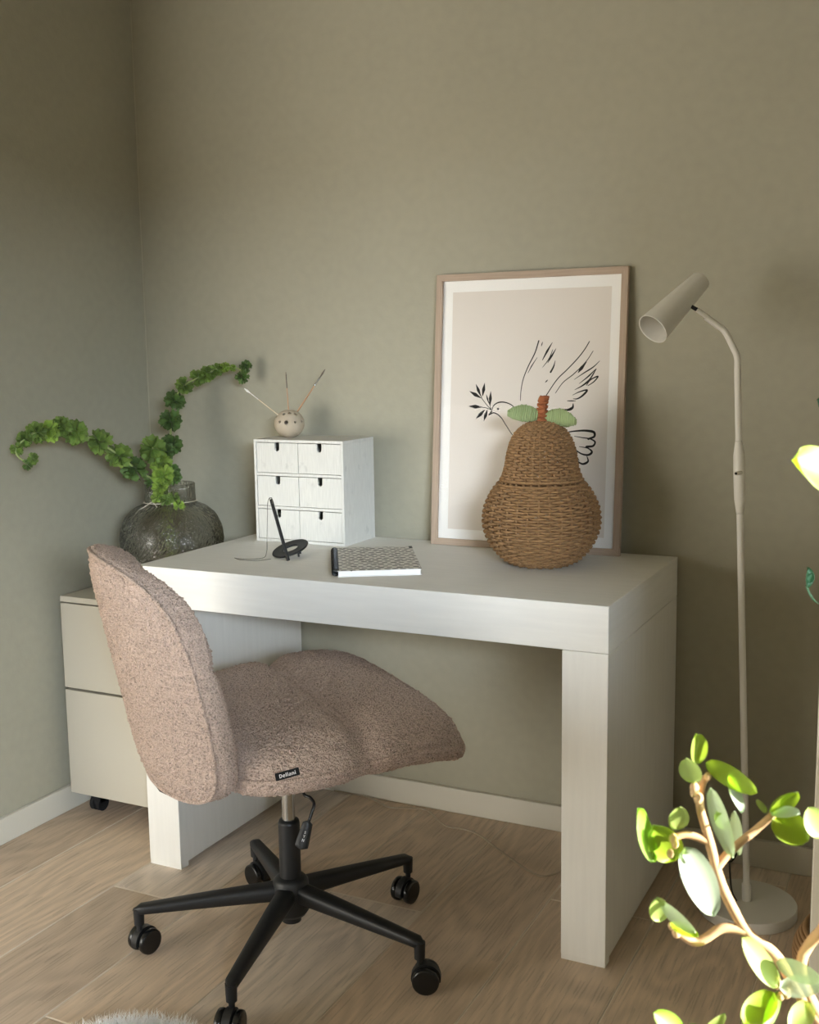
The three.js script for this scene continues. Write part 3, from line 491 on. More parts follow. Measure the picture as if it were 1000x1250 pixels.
  function sprig(label, stemPts, blooms, mats) {
    const P = stemPts.map((p) => at(...p)), s = thing('flower_stem', label, 'flower', [P[0].x, P[0].y, P[0].z], 0, 'bells of Ireland in the glass vase');
    const curve_ = new THREE.CatmullRomCurve3(P);
    part('stem', shift(tube(P, [0.0036, 0.003, 0.0026, 0.0018], 8, 80), s), m.greenStem, s);
    blooms.forEach(([u, v, r, mi = 0, dd = 0]) => {
      let best = 0, bd = 1e9; for (let i = 0; i <= 100; i++) { const d = curve_.getPoint(i / 100).sub(EYE), z = d.dot(FWD), du = 500 + FOCAL * d.dot(RIGHT) / z - u, dv = 625 - FOCAL * d.dot(UP) / z - v; if (du * du + dv * dv < bd) { bd = du * du + dv * dv; best = i / 100; } }
      const z = curve_.getPoint(best).sub(EYE).dot(FWD) + dd, c = at(u, v, z);
      part('bloom', shift(whorl(c, curve_.getTangent(best), r * px * z * 1.02, r > 8 ? 15 : 10), s), mats[mi], s);
    });
    delete s.userData.group;
  }
  const inV = V(VC.x, KT + 0.02, VC.z), d0 = inV.clone().sub(EYE).dot(FWD);
  sprig('flower stem of green bells arching left towards the side wall', [[212, 690, 3.12], [206, 640, 3.11], [196, 594, 3.08], [170, 576, 3.02], [147, 557, 2.97], [122, 541, 2.92], [93, 529, 2.88], [70, 524, 2.85], [48, 526, 2.82], [29, 537, 2.80], [19, 550, 2.79], [26, 561, 2.79], [37, 563, 2.79]],
    [[185, 588, 8, 1], [165, 573, 13.5, 1], [146, 556, 13.5, 0], [121, 539, 13.5, 0], [93, 528, 13, 0], [75, 521, 11, 0], [61, 526, 11.5, 2], [45, 528, 11.5, 0], [30, 536, 9, 0], [20, 548, 7.5, 0], [40, 560, 6.5, 0], [33, 567, 6, 1]], [m.bell, m.bellDark, m.bellBright]);
  sprig('tall flower stem of green bells arching right towards the chest', [[206, 690, 3.11], [205, 640, 3.11], [206, 590, 3.11], [208, 543, 3.12], [209, 514, 3.12], [213, 490, 3.13], [223, 472, 3.13], [242, 461, 3.13], [260, 452, 3.13], [277, 448, 3.13], [291, 450, 3.13], [298, 456, 3.12]],
    [[209, 576, 10, 1], [210, 543, 11.5, 1], [209, 514, 12, 1], [214, 489, 10.5, 1], [225, 471, 9.5, 0], [242, 461, 9, 0], [254, 456, 8.5, 0], [265, 451, 7, 0], [275, 448, 5.5, 2], [284, 449, 4, 2], [300, 447, 6.5, 1], [296, 460, 7.5, 1]], [m.bell, m.bellDark, m.bellBright]);
  sprig('short flower stem of bright green bells drooping over the vase neck', [[208, 690, 3.1], [203, 640, 3.09], [199, 592, 3.07], [196, 565, 3.06], [189, 549, 3.05], [186, 546, 3.03]],
    [[186, 548, 14, 0], [201, 551, 10, 1, 0.01], [196, 564, 12.5, 2], [199, 581, 12, 2, -0.03], [211, 582, 9, 1], [196, 596, 9, 2, -0.045], [193, 607, 7.5, 2, -0.055], [203, 611, 7.5, 0, -0.06], [212, 606, 6, 0, -0.06], [218.5, 616.5, 6.5, 2, -0.065]], [m.bell, m.bellDark, m.bellBright]);
}

// ------------------------------------------------------------------ reading lamp on the floor
{
  const B = V(1.806, 0, 0.242), o = thing('floor_lamp', 'slim white floor reading lamp with a cone shade beside the desk', 'lamp', [B.x, 0, B.z]);
  const top = V(1.806 - 0.0485, 1.233, 0.242 + 0.024), ax = top.clone().sub(B).normalize(), P = (y) => B.clone().addScaledVector(ax, y / ax.y).sub(B);
  part('base', lathe([[0.0001, 0], [0.1045, 0], [0.106, 0.002], [0.106, 0.024], [0.1045, 0.026], [0.0001, 0.027]], 72), m.lamp, o);
  part('collar', join([tube([P(0.026), P(0.065)], [0.0105], 24, 1)]), m.lamp, o);
  part('lower_pole', tube([P(0.06), P(0.90)], [0.0072], 18, 1), m.lamp, o);
  part('sleeve', tube([P(0.895), P(0.915), P(0.921), P(1.027), P(1.033), P(1.05)], [0.0075, 0.0115, 0.012, 0.012, 0.0115, 0.007], 24, 40, false, 0.1), m.lamp, o);
  const k0 = at(905, 577, P(0.98).add(B).sub(EYE).dot(FWD) - 0.012).sub(B), k1 = at(899, 578, P(0.98).add(B).sub(EYE).dot(FWD) - 0.022).sub(B);
  const kn = part('knob', bar(k0, k1, 0.0042, 14), m.lamp, o); part('knob_tip', bar(k1, k1.clone().add(k1.clone().sub(k0).multiplyScalar(0.15)), 0.0026, 10), m.dark, kn, 'dark hole in the knob');
  const d = 2.345, j = at(851, 378, d).sub(B);
  part('arm', tube([P(1.04), P(1.09), P(1.14), P(1.19), P(1.222), P(1.222).addScaledVector(RIGHT, -0.009).add(V(0, 0.021, 0)), at(885, 404.5, d).sub(B), at(875, 396.5, d).sub(B), at(862, 387, d).sub(B)], [0.0068], 18, 90), m.lamp, o);
  part('joint', tube([at(864, 387.3, d).sub(B), j], [0.0058, 0.005], 16, 4), m.lamp, o);
  const front = at(797, 402, d - 0.02).sub(B), back = at(856, 342, d + 0.04).sub(B), dir = front.clone().sub(back), len = dir.length(); dir.normalize();
  const sh = lathe([[0.0001, 0], [0.018, 0], [0.0205, 0.0015], [0.0215, 0.004], [0.0345, len - 0.001], [0.0345, len], [0.033, len], [0.0325, len - 0.002], [0.0215, len * 0.35], [0.0001, len * 0.33]], 64);
  sh.applyQuaternion(new THREE.Quaternion().setFromUnitVectors(V(0, 1, 0), dir)).translate(back.x, back.y, back.z);
  part('shade', sh, m.lamp, o);
  const bulb = new THREE.SphereGeometry(0.014, 20, 14).scale(1, 0.8, 1).applyQuaternion(new THREE.Quaternion().setFromUnitVectors(V(0, 1, 0), dir)); const bp = back.clone().addScaledVector(dir, len * 0.42);
  part('bulb', bulb.translate(bp.x, bp.y, bp.z), m.lamp, o);
  part('swivel', bar(j, j.clone().add(back.clone().lerp(front, 0.42).sub(j).multiplyScalar(0.6)), 0.004, 12), m.dark, o, 'dark swivel screw');
  part('cord', tube([V(-0.02, 0.03, 0.02), V(-0.035, 0.045, 0.0), V(-0.05, 0.10, -0.05), V(-0.06, 0.16, -0.11), V(-0.055, 0.09, -0.2), V(-0.08, 0.006, -0.215), V(-0.2, 0.004, -0.218)], [0.0022], 8, 60), m.cableDark, o, 'dark lamp cord');
}

// ------------------------------------------------------------------ clear cable on the floor under the desk
{
  const pts = [[418, 958], [424, 960], [445, 971.5], [462, 979], [475, 985.5], [490, 986.4], [505, 987], [520, 988.5], [529, 995], [545, 1008.5], [568, 1012.5], [586, 1020], [610, 1038], [631, 1053], [649, 1065], [664, 1069.5], [682, 1065], [700, 1055]].map(([u, v]) => onY(u, v, 0.0045));
  const o = thing('power_cable', 'thin translucent cable lying on the floor under the desk', 'cable', [pts[8].x, 0, pts[8].z]);
  part('cable_sheath', shift(tube(pts.map((p) => { p.z = Math.max(p.z, 0.02); return p; }), [0.0022], 8, 160), o), m.cable, o);
}

// ------------------------------------------------------------------ boucle office chair
{
  const o = thing('office_chair', 'dusty pink boucle swivel chair on a black five star base', 'chair', [0.964, 0, 0.794], 0.88);
  // own axes: x forward, y up, z to the sitter's right (towards the camera)
  const wool = (x, y, z) => 0.0062 * Math.abs(noise.noise(x * 130, y * 130, z * 130)) + 0.0032 * noise.noise(x * 240, y * 240, z * 240) - 0.0022;
  const spread = (a) => Math.sin((a * 2 - 1) * Math.PI / 2), prof = (p, k) => Math.sqrt(Math.max(0, 1 - Math.pow(Math.abs(p), k)));
  function pad(na, nb, f) {                                               // f(p, q, side) for p, q in -1..1 and the two faces
    const mk = (side, flip) => { const g = sheet(na, nb, (a, b) => f(spread(a), spread(b), side), flip); return g; };
    const g = mergeVertices(join([mk(1, false), mk(-1, true)]).deleteAttribute('normal'), 1e-5); g.computeVertexNormals();
    const p = g.attributes.position, n = g.attributes.normal;
    for (let i = 0; i < p.count; i++) { const x = p.getX(i), y = p.getY(i), z = p.getZ(i), w = wool(x, y, z); p.setXYZ(i, x + n.getX(i) * w, y + n.getY(i) * w, z + n.getZ(i) * w); }
    g.computeVertexNormals(); return boxUV(g);
  }
  // backrest: z across, y up, bent round the sitter, leaning back
  const BH = 0.2139, BY = 0.6323, BW = 0.2788;
  const mid = (s, y) => -0.2685 - 0.1995 * (y - 0.42) + 1.164 * s * s;
  const backPt = (p, q, side) => {
    const f = 1 - 0.13 * Math.pow(p, 4) * Math.pow(q, 4) - 0.03 * p * p * q * q, s = BW * p * f * (1 - 0.045 * Math.max(0, q) ** 2 - 0.03 * Math.max(0, -q) ** 3), y = BY + BH * q * f + 0.0374 * (1 - p * p) * Math.max(0, q);
    const w = prof(p, 7) * prof(q, 7), crease = Math.exp(-Math.pow((y - 0.695) / 0.02, 2));
    const t = side > 0 ? 0.064 * w * (1 - 0.17 * crease) + 0.012 * w * (1 - p * p) : -0.0211 * w;
    return [mid(s, y) + t, y, -s, -s, y];
  };
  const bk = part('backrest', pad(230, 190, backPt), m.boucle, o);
  const rim = (pt, k, dx) => { const L = []; for (let i = 0; i < 160; i++) { const a = i / 160 * Math.PI * 2, c = Math.cos(a), s = Math.sin(a), e = Math.max(Math.abs(c), Math.abs(s)); const q = pt(clamp(c / e, -1, 1) * k, clamp(s / e, -1, 1) * k, -1); L.push(V(q[0] + dx, q[1], q[2])); } return L; };
  part('piping', tube(rim(backPt, 0.975, -0.0022), [0.0042], 8, 420, true), m.boucle, bk, 'raised seam round the back panel');
  // seat: x from back to front
  const SW = 0.334, SX = 0.0249, SD = 0.273, SY = 0.4919;
  const seatPt = (p, q, side) => {
    const f = 1 - 0.12 * Math.pow(p, 4) * Math.pow(q, 4) - 0.03 * p * p * q * q, x = SX + (p < 0 ? 0.225 : SD) * p * f, cr = Math.exp(-Math.pow((x - 0.05) / 0.024, 2)), s = SW * q * f * (1 - 0.035 * cr) * (1 - 0.17 * Math.max(0, -p) ** 2);
    const w = prof(p, 6) * prof(q, 6), dome = 0.5 * (1 - q * q) + 0.5, fine = Math.exp(-Math.pow((x - 0.05) / 0.006, 2));
    const t = side > 0 ? (0.070 + 0.010 * (dome - 0.5)) * w * (1 - 0.26 * cr - 0.06 * fine) : -0.0425 * w;
    return [x, SY + t - 0.049 * Math.pow(Math.max(0, p), 3) + 0.1045 * x - 0.0066 * s, -s, x, -s];
  };
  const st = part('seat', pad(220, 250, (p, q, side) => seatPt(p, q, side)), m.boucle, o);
  const seatRim = []; for (let i = 0; i < 160; i++) { const a = i / 160 * Math.PI * 2, c = Math.cos(a), s = Math.sin(a), e = Math.max(Math.abs(c), Math.abs(s)), q = seatPt(c / e * 0.998, s / e * 0.998, 1); seatRim.push(V(q[0] + 0.002 * c, q[1], q[2] - 0.002 * s)); }
  part('piping', tube(seatRim, [0.0045], 8, 420, true), m.boucle, st, 'raised seam round the seat');
  // woven label
  {
    const cv = document.createElement('canvas'); cv.width = 256; cv.height = 80; const g = cv.getContext('2d'); g.fillStyle = '#0c0c0d'; g.fillRect(0, 0, 256, 80); g.fillStyle = '#f4f4f2'; g.font = 'bold 54px sans-serif'; g.textAlign = 'center'; g.textBaseline = 'middle';
    g.fillText('Dellani', 128, 42);
    const tx = new THREE.CanvasTexture(cv); tx.colorSpace = THREE.SRGBColorSpace;
    const lg = new THREE.BoxGeometry(0.045, 0.0135, 0.0012); { lg.rotateZ(0.1); lg.rotateX(-0.25); const q = seatPt(-0.56, -0.985, 1); lg.translate(q[0], q[1] + 0.002, q[2] + 0.0075); }
    part('woven_label', lg, [m.black, m.black, m.black, m.black, M({ map: tx, roughness: 0.8 }), m.black], st, 'small black woven label with white lettering');
  }
  // under the seat
  part('mechanism', join([slab(-0.09, 0.10, 0.405, 0.44, -0.06, 0.06, 0.006), slab(-0.05, 0.05, 0.385, 0.41, -0.035, 0.035, 0.005)]), m.black, o);
  part('back_bar', tube([V(-0.06, 0.42, 0), V(-0.16, 0.402, 0), V(-0.225, 0.394, 0), V(-0.258, 0.405, 0), V(-0.264, 0.46, 0)], [0.02, 0.017, 0.015, 0.012], 10, 30), m.black, o);
  part('tension_knob', lathe([[0.0001, 0], [0.024, 0], [0.028, 0.004], [0.028, 0.014], [0.024, 0.018], [0.0001, 0.018]], 32).translate(0.125, 0.375, 0.01), m.black, o);
  part('knob_stem', cyl(0.008, 0.008, 0.04, 12).translate(0.125, 0.41, 0.01), m.black, o);
  const toLocal = (p) => { const q = p.clone().sub(o.position); return q.applyAxisAngle(V(0, 1, 0), -o.rotation.y); };
  const l = [V(0.03, 0.41, 0.04), ...[[370, 966, 2.22], [379, 974, 2.2], [383.5, 981, 2.19], [381, 991, 2.185], [376, 1006, 2.18]].map((p) => toLocal(at(...p)))];
  const lev = part('lever', tube(l, [0.0032], 8, 60), m.blackGloss, o, 'thin black height lever');
  const h0 = toLocal(at(376.5, 1002, 2.18)), h1 = toLocal(at(367, 1037, 2.17)), hd = h1.clone().sub(h0), hn = toLocal(EYE.clone()).sub(h0).normalize(), hs = hd.clone().cross(hn).normalize();
  const grip = sheet(8, 12, (a, b) => { const f = a * Math.PI * 2, w = lerp(0.0095, 0.013, Math.min(1, b * 1.4)) * (b > 0.9 ? Math.sqrt(Math.max(0, 1 - Math.pow((b - 0.9) / 0.1, 2))) * 0.5 + 0.5 : 1) * (b < 0.02 || b > 0.995 ? 0.3 : 1), q = h0.clone().addScaledVector(hd, b).addScaledVector(hs, w * Math.cos(f)).addScaledVector(hn, 0.006 * Math.sin(f)); return [q.x, q.y, q.z]; });
  const gm = part('lever_grip', grip, m.black, lev, 'black paddle grip');
  {
    const cv = document.createElement('canvas'); cv.width = 64; cv.height = 160; const g = cv.getContext('2d'); g.fillStyle = '#17191b'; g.fillRect(0, 0, 64, 160); g.fillStyle = '#cfd1d2'; g.font = 'bold 44px sans-serif'; g.textAlign = 'center'; ['S', 'Y', 'N'].forEach((c, i) => g.fillText(c, 32, 48 + i * 46));
    const tx = new THREE.CanvasTexture(cv); tx.colorSpace = THREE.SRGBColorSpace; const pl = new THREE.PlaneGeometry(0.010, 0.026), k = hd.clone().normalize().negate();
    pl.applyMatrix4(new THREE.Matrix4().makeBasis(k.clone().cross(hn).normalize(), k, k.clone().cross(hn).normalize().cross(k))); const c0 = h0.clone().addScaledVector(hd, 0.55).addScaledVector(hn, 0.0068); pl.translate(c0.x, c0.y, c0.z);
    part('lever_print', pl, M({ map: tx, roughness: 0.6 }), lev, 'small white lettering on the grip');
  }
  part('gas_lift', cyl(0.0135, 0.0135, 0.16, 28).translate(0, 0.345, 0), m.steel, o, 'polished steel gas lift');
  part('column', lathe([[0.0001, 0.06], [0.020, 0.06], [0.0225, 0.16], [0.0225, 0.275], [0.0205, 0.282], [0.0145, 0.283]], 36), m.black, o);
  part('hub', lathe([[0.0001, 0.075], [0.03, 0.075], [0.037, 0.085], [0.04, 0.12], [0.037, 0.15], [0.03, 0.158], [0.022, 0.16]], 36), m.black, o);
  const wheel = lathe([[0.0001, -0.009], [0.019, -0.009], [0.021, -0.0075], [0.0225, -0.008], [0.0262, -0.006], [0.0272, 0], [0.0262, 0.006], [0.0225, 0.008], [0.0001, 0.008]], 36).rotateX(Math.PI / 2);
  const yaws = [0.5, 2.2, -0.5, 1.2, 2.6];
  for (let k = 0; k < 5; k++) {
    const a = THREE.MathUtils.degToRad(6.2 + 72 * k) + 0.88, dx = Math.cos(a), dz = Math.sin(a), side = V(-dz, 0, dx), dir = V(dx, 0, dz), R = 0.318;
    const arm = sheet(16, 20, (u, v) => {
      const t = v, r = lerp(0.02, R + 0.012, t), f = u * Math.PI * 2, hw = lerp(0.021, 0.0125, t), hh = lerp(0.019, 0.0095, t), yc = lerp(0.127, 0.0975, Math.pow(t, 1.1)), c = Math.cos(f), s = Math.sin(f), e = 1 / Math.pow(Math.pow(Math.abs(c), 4) + Math.pow(Math.abs(s), 4), 0.25), end = t > 0.999 ? 0.15 : 1;
      const q = dir.clone().multiplyScalar(r).addScaledVector(side, hw * c * e * end); return [q.x, yc + hh * s * e * end, q.z];
    });
    const am = part('arm', arm, m.black, o);
    const cx = dx * R, cz = dz * R, y = yaws[k], off = V(Math.cos(y), 0, Math.sin(y)).multiplyScalar(0.012), wd = V(-Math.sin(y), 0, Math.cos(y));
    part('arm_end', join([cyl(0.0115, 0.0105, 0.034, 16).translate(cx, 0.083, cz), cyl(0.006, 0.006, 0.03, 10).translate(cx, 0.058, cz)]), m.black, am);
    const q = new THREE.Quaternion().setFromUnitVectors(V(0, 0, 1), wd), cs = part('castor', (() => {
      const hood = sheet(20, 6, (u, v) => { const f = lerp(-0.25, Math.PI + 0.25, u), w = (v - 0.5) * 0.016; return [0.0295 * Math.cos(f), 0.0272 + 0.0295 * Math.sin(f), w]; }), cheek = [-1, 1].map((s) => new THREE.CircleGeometry(0.0295, 24, -0.25, Math.PI + 0.5).translate(0, 0.0272, s * 0.008));
      return join([hood, ...cheek]).applyQuaternion(q).translate(cx + off.x, 0, cz + off.z);
    })(), m.black, o);
    for (const s of [-1, 1]) part('wheel', wheel.clone().translate(0, 0.0272, s * 0.0165).applyQuaternion(q).translate(cx + off.x, 0, cz + off.z), m.blackGloss, cs);
  }
}

// ------------------------------------------------------------------ white fur rug
{
  const c = onY(174, 1243, 0.03).addScaledVector(V(0.42, 0, 0.9).normalize(), 0.16), o = thing('fur_rug', 'small round white fur rug on the oak floor', 'rug', [c.x, 0, c.z]);
  const RX = 0.18;
  part('backing', lathe([[0.0001, 0.0], [RX - 0.02, 0.0], [RX - 0.015, 0.006], [RX - 0.03, 0.012], [0.0001, 0.014]], 48), m.fur, o);
  const blade = sheet(3, 5, (a, b) => { const f = a * Math.PI * 2, r = 0.0016 * (1 - b * 0.9); return [r * Math.cos(f) + 0.010 * b * b, b * 0.034, r * Math.sin(f)]; });
  const N = 11000, im = new THREE.InstancedMesh(blade, m.fur, N), M4 = new THREE.Matrix4(), Q = new THREE.Quaternion();
  for (let i = 0; i < N; i++) { const r = (RX - 0.02) * Math.sqrt(rnd()), a = rnd() * Math.PI * 2, lean = 0.25 + 0.8 * Math.pow(r / RX, 3); Q.setFromEuler(new THREE.Euler(rr(-0.35, 0.35) + 0, rnd() * 7, rr(-0.3, 0.3))); const Q2 = new THREE.Quaternion().setFromAxisAngle(V(Math.sin(a), 0, -Math.cos(a)), lean * rr(0.4, 1.1)); M4.compose(V(r * Math.cos(a), 0.008, r * Math.sin(a)), Q2.multiply(Q), V(1, rr(0.7, 1.2), 1)); im.setMatrixAt(i, M4); }
  im.name = 'fur'; im.userData.kind = 'stuff'; im.castShadow = im.receiveShadow = true; o.add(im);
}

// ------------------------------------------------------------------ tall white screen at the right, a basket behind it
{
  const x0 = 2.047, z1 = 1.30, o = thing('folding_screen', 'tall white folding screen cut by the right picture edge', 'screen', [x0 + 0.4, 0, z1]);
  for (const [a, b] of [[x0, x0 + 0.42], [x0 + 0.43, x0 + 0.85], [x0 + 0.86, x0 + 1.28]]) {
    const p = part('panel', shift(slab(a + 0.03, b - 0.03, 0.09, 1.87, z1 - 0.022, z1 - 0.008), o), m.trim, o);
    for (const [c, d, e, f] of [[a, a + 0.03, 0, 1.9], [b - 0.03, b, 0, 1.9], [a + 0.03, b - 0.03, 0.06, 0.09], [a + 0.03, b - 0.03, 1.87, 1.9]]) part('panel_rail', shift(slab(c, d, e, f, z1 - 0.03, z1, 0.002), o), m.trim, p);
  }
  const b = thing('storage_basket', 'low round brown ribbed basket on the floor behind the white screen', 'basket', [2.068, 0, 0.44]);
  const strands = []; for (let k = 0; k < 12; k++) { const y = 0.006 + k * 0.0085, r = 0.112 + 0.024 * Math.sin(Math.PI * clamp(y / 0.12 + 0.1, 0, 1)); const t = new THREE.TorusGeometry(r, 0.005, 6, 60); t.rotateX(Math.PI / 2); t.translate(0, y, 0); strands.push(t); }
  part('weave', join(strands), m.twine, b);
}

// ------------------------------------------------------------------ unseen furniture added beside the camera to shade the lower right of the nook
{
  const a = thing('added_sideboard', 'low white cabinet added out of view to shade the nook', 'added_sideboard', [2.07, 0, 2.17]);
  part('body', slab(-0.205, 0.205, 0.06, 0.59, -0.2, 0.2), m.cabinet, a); part('top', slab(-0.21, 0.21, 0.59, 0.606, -0.2, 0.205), m.cabinet, a);
  for (const x of [-0.17, 0.17]) for (const z of [-0.17, 0.17]) part('leg', cyl(0.014, 0.012, 0.06, 16).translate(x, 0.03, z), m.dark, a);
  for (const [x0, x1] of [[-0.2, -0.002], [0.002, 0.2]]) { const d = part('door', slab(x0, x1, 0.065, 0.585, 0.2, 0.216), m.cabinet, a); part('knob', new THREE.SphereGeometry(0.012, 16, 12).translate(x0 < -0.1 ? x1 - 0.03 : x0 + 0.03, 0.45, 0.228), m.dark, d); }
  const b = thing('added_dresser', 'tall brown chest added out of view to shade the nook', 'added_dresser', [2.82, 0, 2.36]), br = M({ color: '#7a6650', roughness: 0.6 });
  part('body', slab(-0.5, 0.5, 0.08, 1.06, -0.24, 0.24), br, b); part('top', slab(-0.515, 0.515, 1.06, 1.085, -0.25, 0.26), br, b);
  for (const x of [-0.4, 0.4]) for (const z of [-0.2, 0.2]) part('leg', slab(x - 0.02, x + 0.02, 0, 0.08, z - 0.02, z + 0.02), br, b);
  for (let k = 0; k < 4; k++) { const d = part('drawer', slab(-0.43, 0.43, 0.1 + k * 0.24, 0.33 + k * 0.24, 0.24, 0.258), br, b); for (const x of [-0.2, 0.2]) part('knob', new THREE.SphereGeometry(0.014, 16, 12).translate(x, 0.215 + k * 0.24, 0.27), m.dark, d); }
}

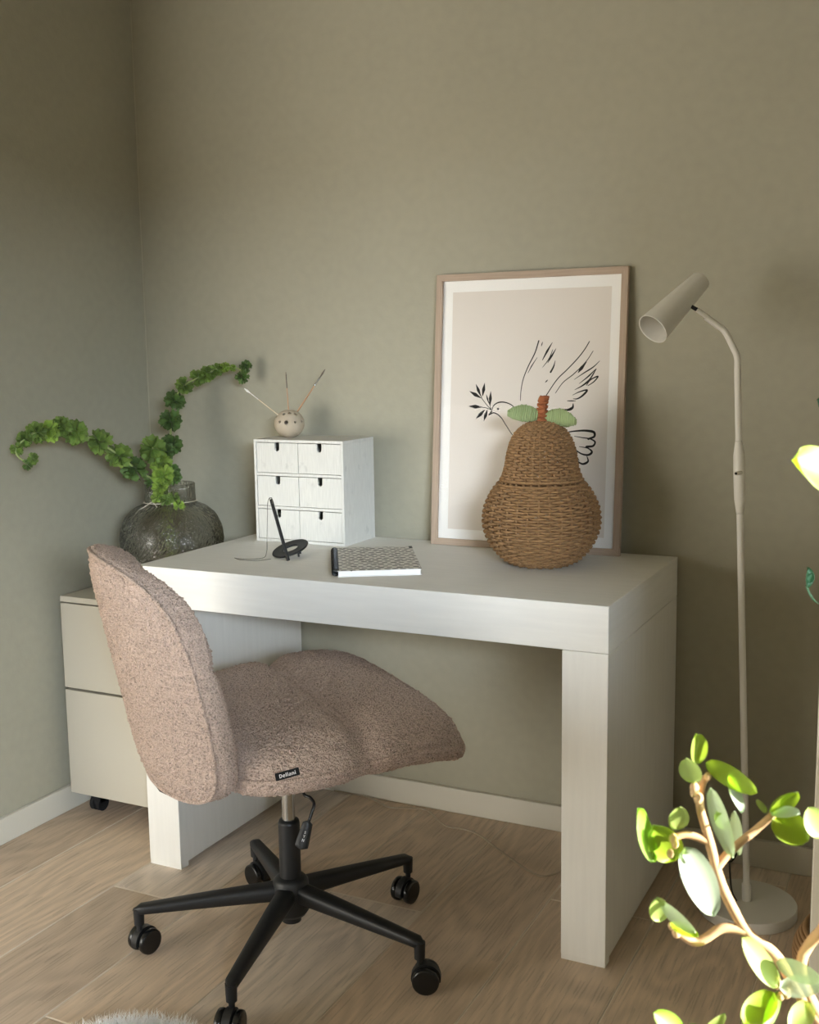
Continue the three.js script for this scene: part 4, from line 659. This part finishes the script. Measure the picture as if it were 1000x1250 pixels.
// ------------------------------------------------------------------ plants
const leafMat = (c, tr = 0.5) => MP({ color: c, roughness: 0.5, transmission: tr, thickness: 0, side: THREE.DoubleSide });
function blade(base, tip, width, facing, { cup = 0.12, bend = 0.08, round = 0.62, roll = 0 } = {}) {
  const d = tip.clone().sub(base), L = d.length(); d.normalize();
  let nrm = facing.clone().addScaledVector(d, -facing.dot(d)).normalize().applyAxisAngle(d, roll); const s = d.clone().cross(nrm);
  return sheet(8, 14, (a, b) => {
    const w = width / 2 * Math.pow(Math.sin(Math.PI * Math.pow(b, 0.8 + 0.2 * round)), round), x = (a * 2 - 1), q = base.clone().addScaledVector(d, L * b).addScaledVector(s, x * w).addScaledVector(nrm, cup * width * x * x + bend * L * Math.sin(Math.PI * b));
    return [q.x, q.y, q.z];
  });
}
{
  // pot and stool stand below the picture's edge
  const soil = V(2.17, 0.555, 1.72);
  const st = thing('plant_stool', 'round white stool under the leafy potted plant', 'stool', [soil.x, 0, soil.z]);
  part('seat', lathe([[0.0001, 0.40], [0.13, 0.40], [0.135, 0.405], [0.135, 0.42], [0.13, 0.425], [0.0001, 0.425]], 48), m.white, st);
  for (let k = 0; k < 3; k++) { const a = k * 2.094 + 0.5; part('leg', bar(V(0.12 * Math.cos(a), 0, 0.12 * Math.sin(a)), V(0.08 * Math.cos(a), 0.402, 0.08 * Math.sin(a)), 0.012), m.white, st); }
  const o = thing('potted_plant', 'sunlit potted plant with oval bright green leaves on woody twigs', 'plant', [soil.x, 0.425, soil.z]);
  part('pot', lathe([[0.0001, 0], [0.06, 0], [0.064, 0.004], [0.078, 0.13], [0.08, 0.14], [0.074, 0.14], [0.07, 0.125], [0.0001, 0.122]], 48), m.clay, o);
  part('soil', lathe([[0.0001, 0.128], [0.05, 0.127], [0.0705, 0.125]], 24), M({ color: '#3a2b20', roughness: 1 }), o);
  const bark = M({ color: '#c9a680', roughness: 0.8 });
  const twig = (pts, r) => part('twig', shift(tube(pts, r, 10, pts.length * 6), o), bark, o);
  const w = (u, v, d = 0.95) => at(u, v, d);
  twig([soil.clone().add(V(0, -0.01, 0)), V(2.155, 0.62, 1.725), w(1012, 1262), w(975, 1212), w(947, 1166), w(912, 1137), w(887, 1094), w(875, 1062), w(869, 1038), w(862, 1012), w(855, 985), w(856, 962), w(862, 948)], [0.006, 0.0055, 0.005, 0.0048, 0.0044, 0.004, 0.0032]);
  twig([w(874, 1060), w(888, 1043), w(903, 1029), w(925, 1011), w(944, 994, 0.94)], [0.004, 0.0034, 0.003]);
  twig([w(866, 1028), w(852, 1022), w(836, 1019), w(824, 1022)], [0.0034, 0.003]);
  twig([w(912, 1137), w(895, 1133), w(879, 1134), w(862, 1145), w(848, 1150), w(830, 1139), w(822, 1128)], [0.0042, 0.004, 0.0034]);
  twig([w(1012, 1262), w(985, 1210), w(978, 1175), w(990, 1150), w(1008, 1128, 0.93), w(1040, 1060, 0.92), w(1055, 900, 0.9), w(1050, 720, 0.88), w(1032, 590, 0.87)], [0.005, 0.0046, 0.004, 0.0034, 0.003]);
  const lime = leafMat('#b6dc2c', 0.65), green = leafMat('#92c826', 0.6), pale = leafMat('#c4dcb0', 0.35), frost = leafMat('#c6dcc4', 0.3), olive = leafMat('#bcd878', 0.5);
  const F = FWD.clone().negate();
  // base u,v; tip u,v; width in pixels at that depth; material; depth at base and tip; roll
  for (const [bu, bv, tu, tv, wd, mt, d0, d1, roll] of [
    [853, 931, 849, 895, 27, lime, 0.95, 0.94, 0.3], [848, 955, 838, 925, 27, olive, 0.94, 0.93, -0.4], [862, 930, 925, 968, 27, lime, 0.95, 0.93, 0.6], [890, 946, 905, 993, 20, frost, 0.95, 0.93, -0.5],
    [868, 962, 896, 1047, 24, pale, 0.94, 0.92, 0.5], [886, 1010, 874, 990, 15, olive, 0.94, 0.93, 0], [897, 990, 903, 1044, 16, pale, 0.96, 0.97, 0.9], [826, 1012, 831, 984, 25, olive, 0.95, 0.94, 0.2],
    [798, 1052, 778, 986, 36, green, 0.95, 0.94, 0.7], [823, 1048, 797, 1006, 40, lime, 0.96, 0.95, -0.3], [836, 1034, 872, 1119, 40, frost, 0.94, 0.92, -0.25],
    [941, 993, 974, 966, 26, lime, 0.94, 0.93, 0.4], [942, 992, 977, 994, 22, frost, 0.94, 0.92, -0.9], [943, 996, 987, 1026, 38, lime, 0.94, 0.93, 0.1], [1004, 1022, 986, 985, 30, olive, 0.9, 0.9, 0.2],
    [936, 992, 923, 976, 8, olive, 0.94, 0.935, 0], [806, 1124, 802, 1094, 24, olive, 0.95, 0.94, 0.1], [818, 1128, 853, 1144, 17, lime, 0.94, 0.93, -0.6], [808, 1101, 850, 1138, 20, pale, 0.945, 0.93, 0.6],
    [950, 1204, 905, 1144, 30, olive, 0.94, 0.93, 0.3], [948, 1174, 1004, 1196, 34, pale, 0.94, 0.92, 0.5], [952, 1206, 1006, 1202, 26, frost, 0.94, 0.93, -0.6], [944, 1214, 908, 1252, 34, lime, 0.94, 0.92, 0.3], [950, 1210, 930, 1258, 22, green, 0.95, 0.93, -0.7],
    [834, 1262, 797, 1236, 26, green, 0.9, 0.89, 0.2], [862, 1262, 826, 1262, 22, green, 0.9, 0.89, 0.1], [990, 1225, 965, 1258, 28, olive, 0.92, 0.91, 0.4], [1038, 592, 966, 562, 66, lime, 0.86, 0.84, 0.1], [857, 1264, 885, 1236, 18, olive, 0.91, 0.9, 0.3],
  ]) part('leaf', shift(blade(w(bu, bv, d0), w(tu, tv, d1), wd / FOCAL * d0, F.clone().add(V(rr(-0.3, 0.3), rr(-0.1, 0.5), 0)), { roll, round: 0.5, bend: rr(-0.05, 0.08), cup: rr(0.05, 0.16) }), o), mt, o);
  const nodes = []; for (const [u, v] of [[853, 975], [848, 962], [864, 948], [824, 1030], [818, 1042], [822, 1024], [944, 994], [826, 1138], [820, 1130], [953, 1216], [948, 1200], [960, 1212], [847, 968]]) { const p = w(u, v, 0.945); nodes.push(new THREE.SphereGeometry(rr(0.0028, 0.0042), 8, 6).scale(1, 1.3, 1).translate(p.x, p.y, p.z)); }
  part('buds', shift(join(nodes), o), M({ color: '#d9b78c', roughness: 0.8 }), o, 'small tan leaf nodes');

  const t = thing('hanging_plant', 'dark leaved trailing plant in a hanging clay pot', 'plant', [2.2, 1.9, 1.42]);
  part('pot', lathe([[0.0001, 0], [0.05, 0], [0.066, 0.10], [0.06, 0.10], [0.0001, 0.09]], 36), m.clay, t);
  part('cord', bar(V(0, 0.09, 0), V(0, CEIL - 1.9, 0), 0.002, 6), m.string, t);
  const dk = leafMat('#2f5a35', 0.15), dk2 = M({ color: '#4a6a4a', roughness: 0.8 }), z = 1.34, dd = (u, v) => { const d = FWD.clone().addScaledVector(RIGHT, (u - 500) / FOCAL).addScaledVector(UP, (625 - v) / FOCAL); return EYE.clone().addScaledVector(d, (z - EYE.z) / d.z); };
  part('vine', shift(tube([V(2.2, 1.98, 1.42), V(2.16, 2.03, 1.40), V(2.13, 1.96, 1.37), dd(1016, 300), dd(1012, 480), dd(1016, 600), dd(1011, 690), dd(1003, 737), dd(994, 733), dd(987, 722), dd(984.5, 714)], [0.0013], 6, 120), t), dk2, t);
  for (const [bu, bv, tu, tv, wd, roll] of [[984.5, 717, 985, 692, 15, 0.5], [989, 712, 993, 699, 8, -0.6], [1012, 505, 997, 488, 18, 0.3], [1016, 590, 1030, 560, 18, 0]]) part('leaf', shift(blade(dd(bu, bv), dd(tu, tv), wd / FOCAL * 1.34, F, { roll, round: 0.8, cup: 0.25 }), t), dk, t);
}

renderer.render(scene, camera);
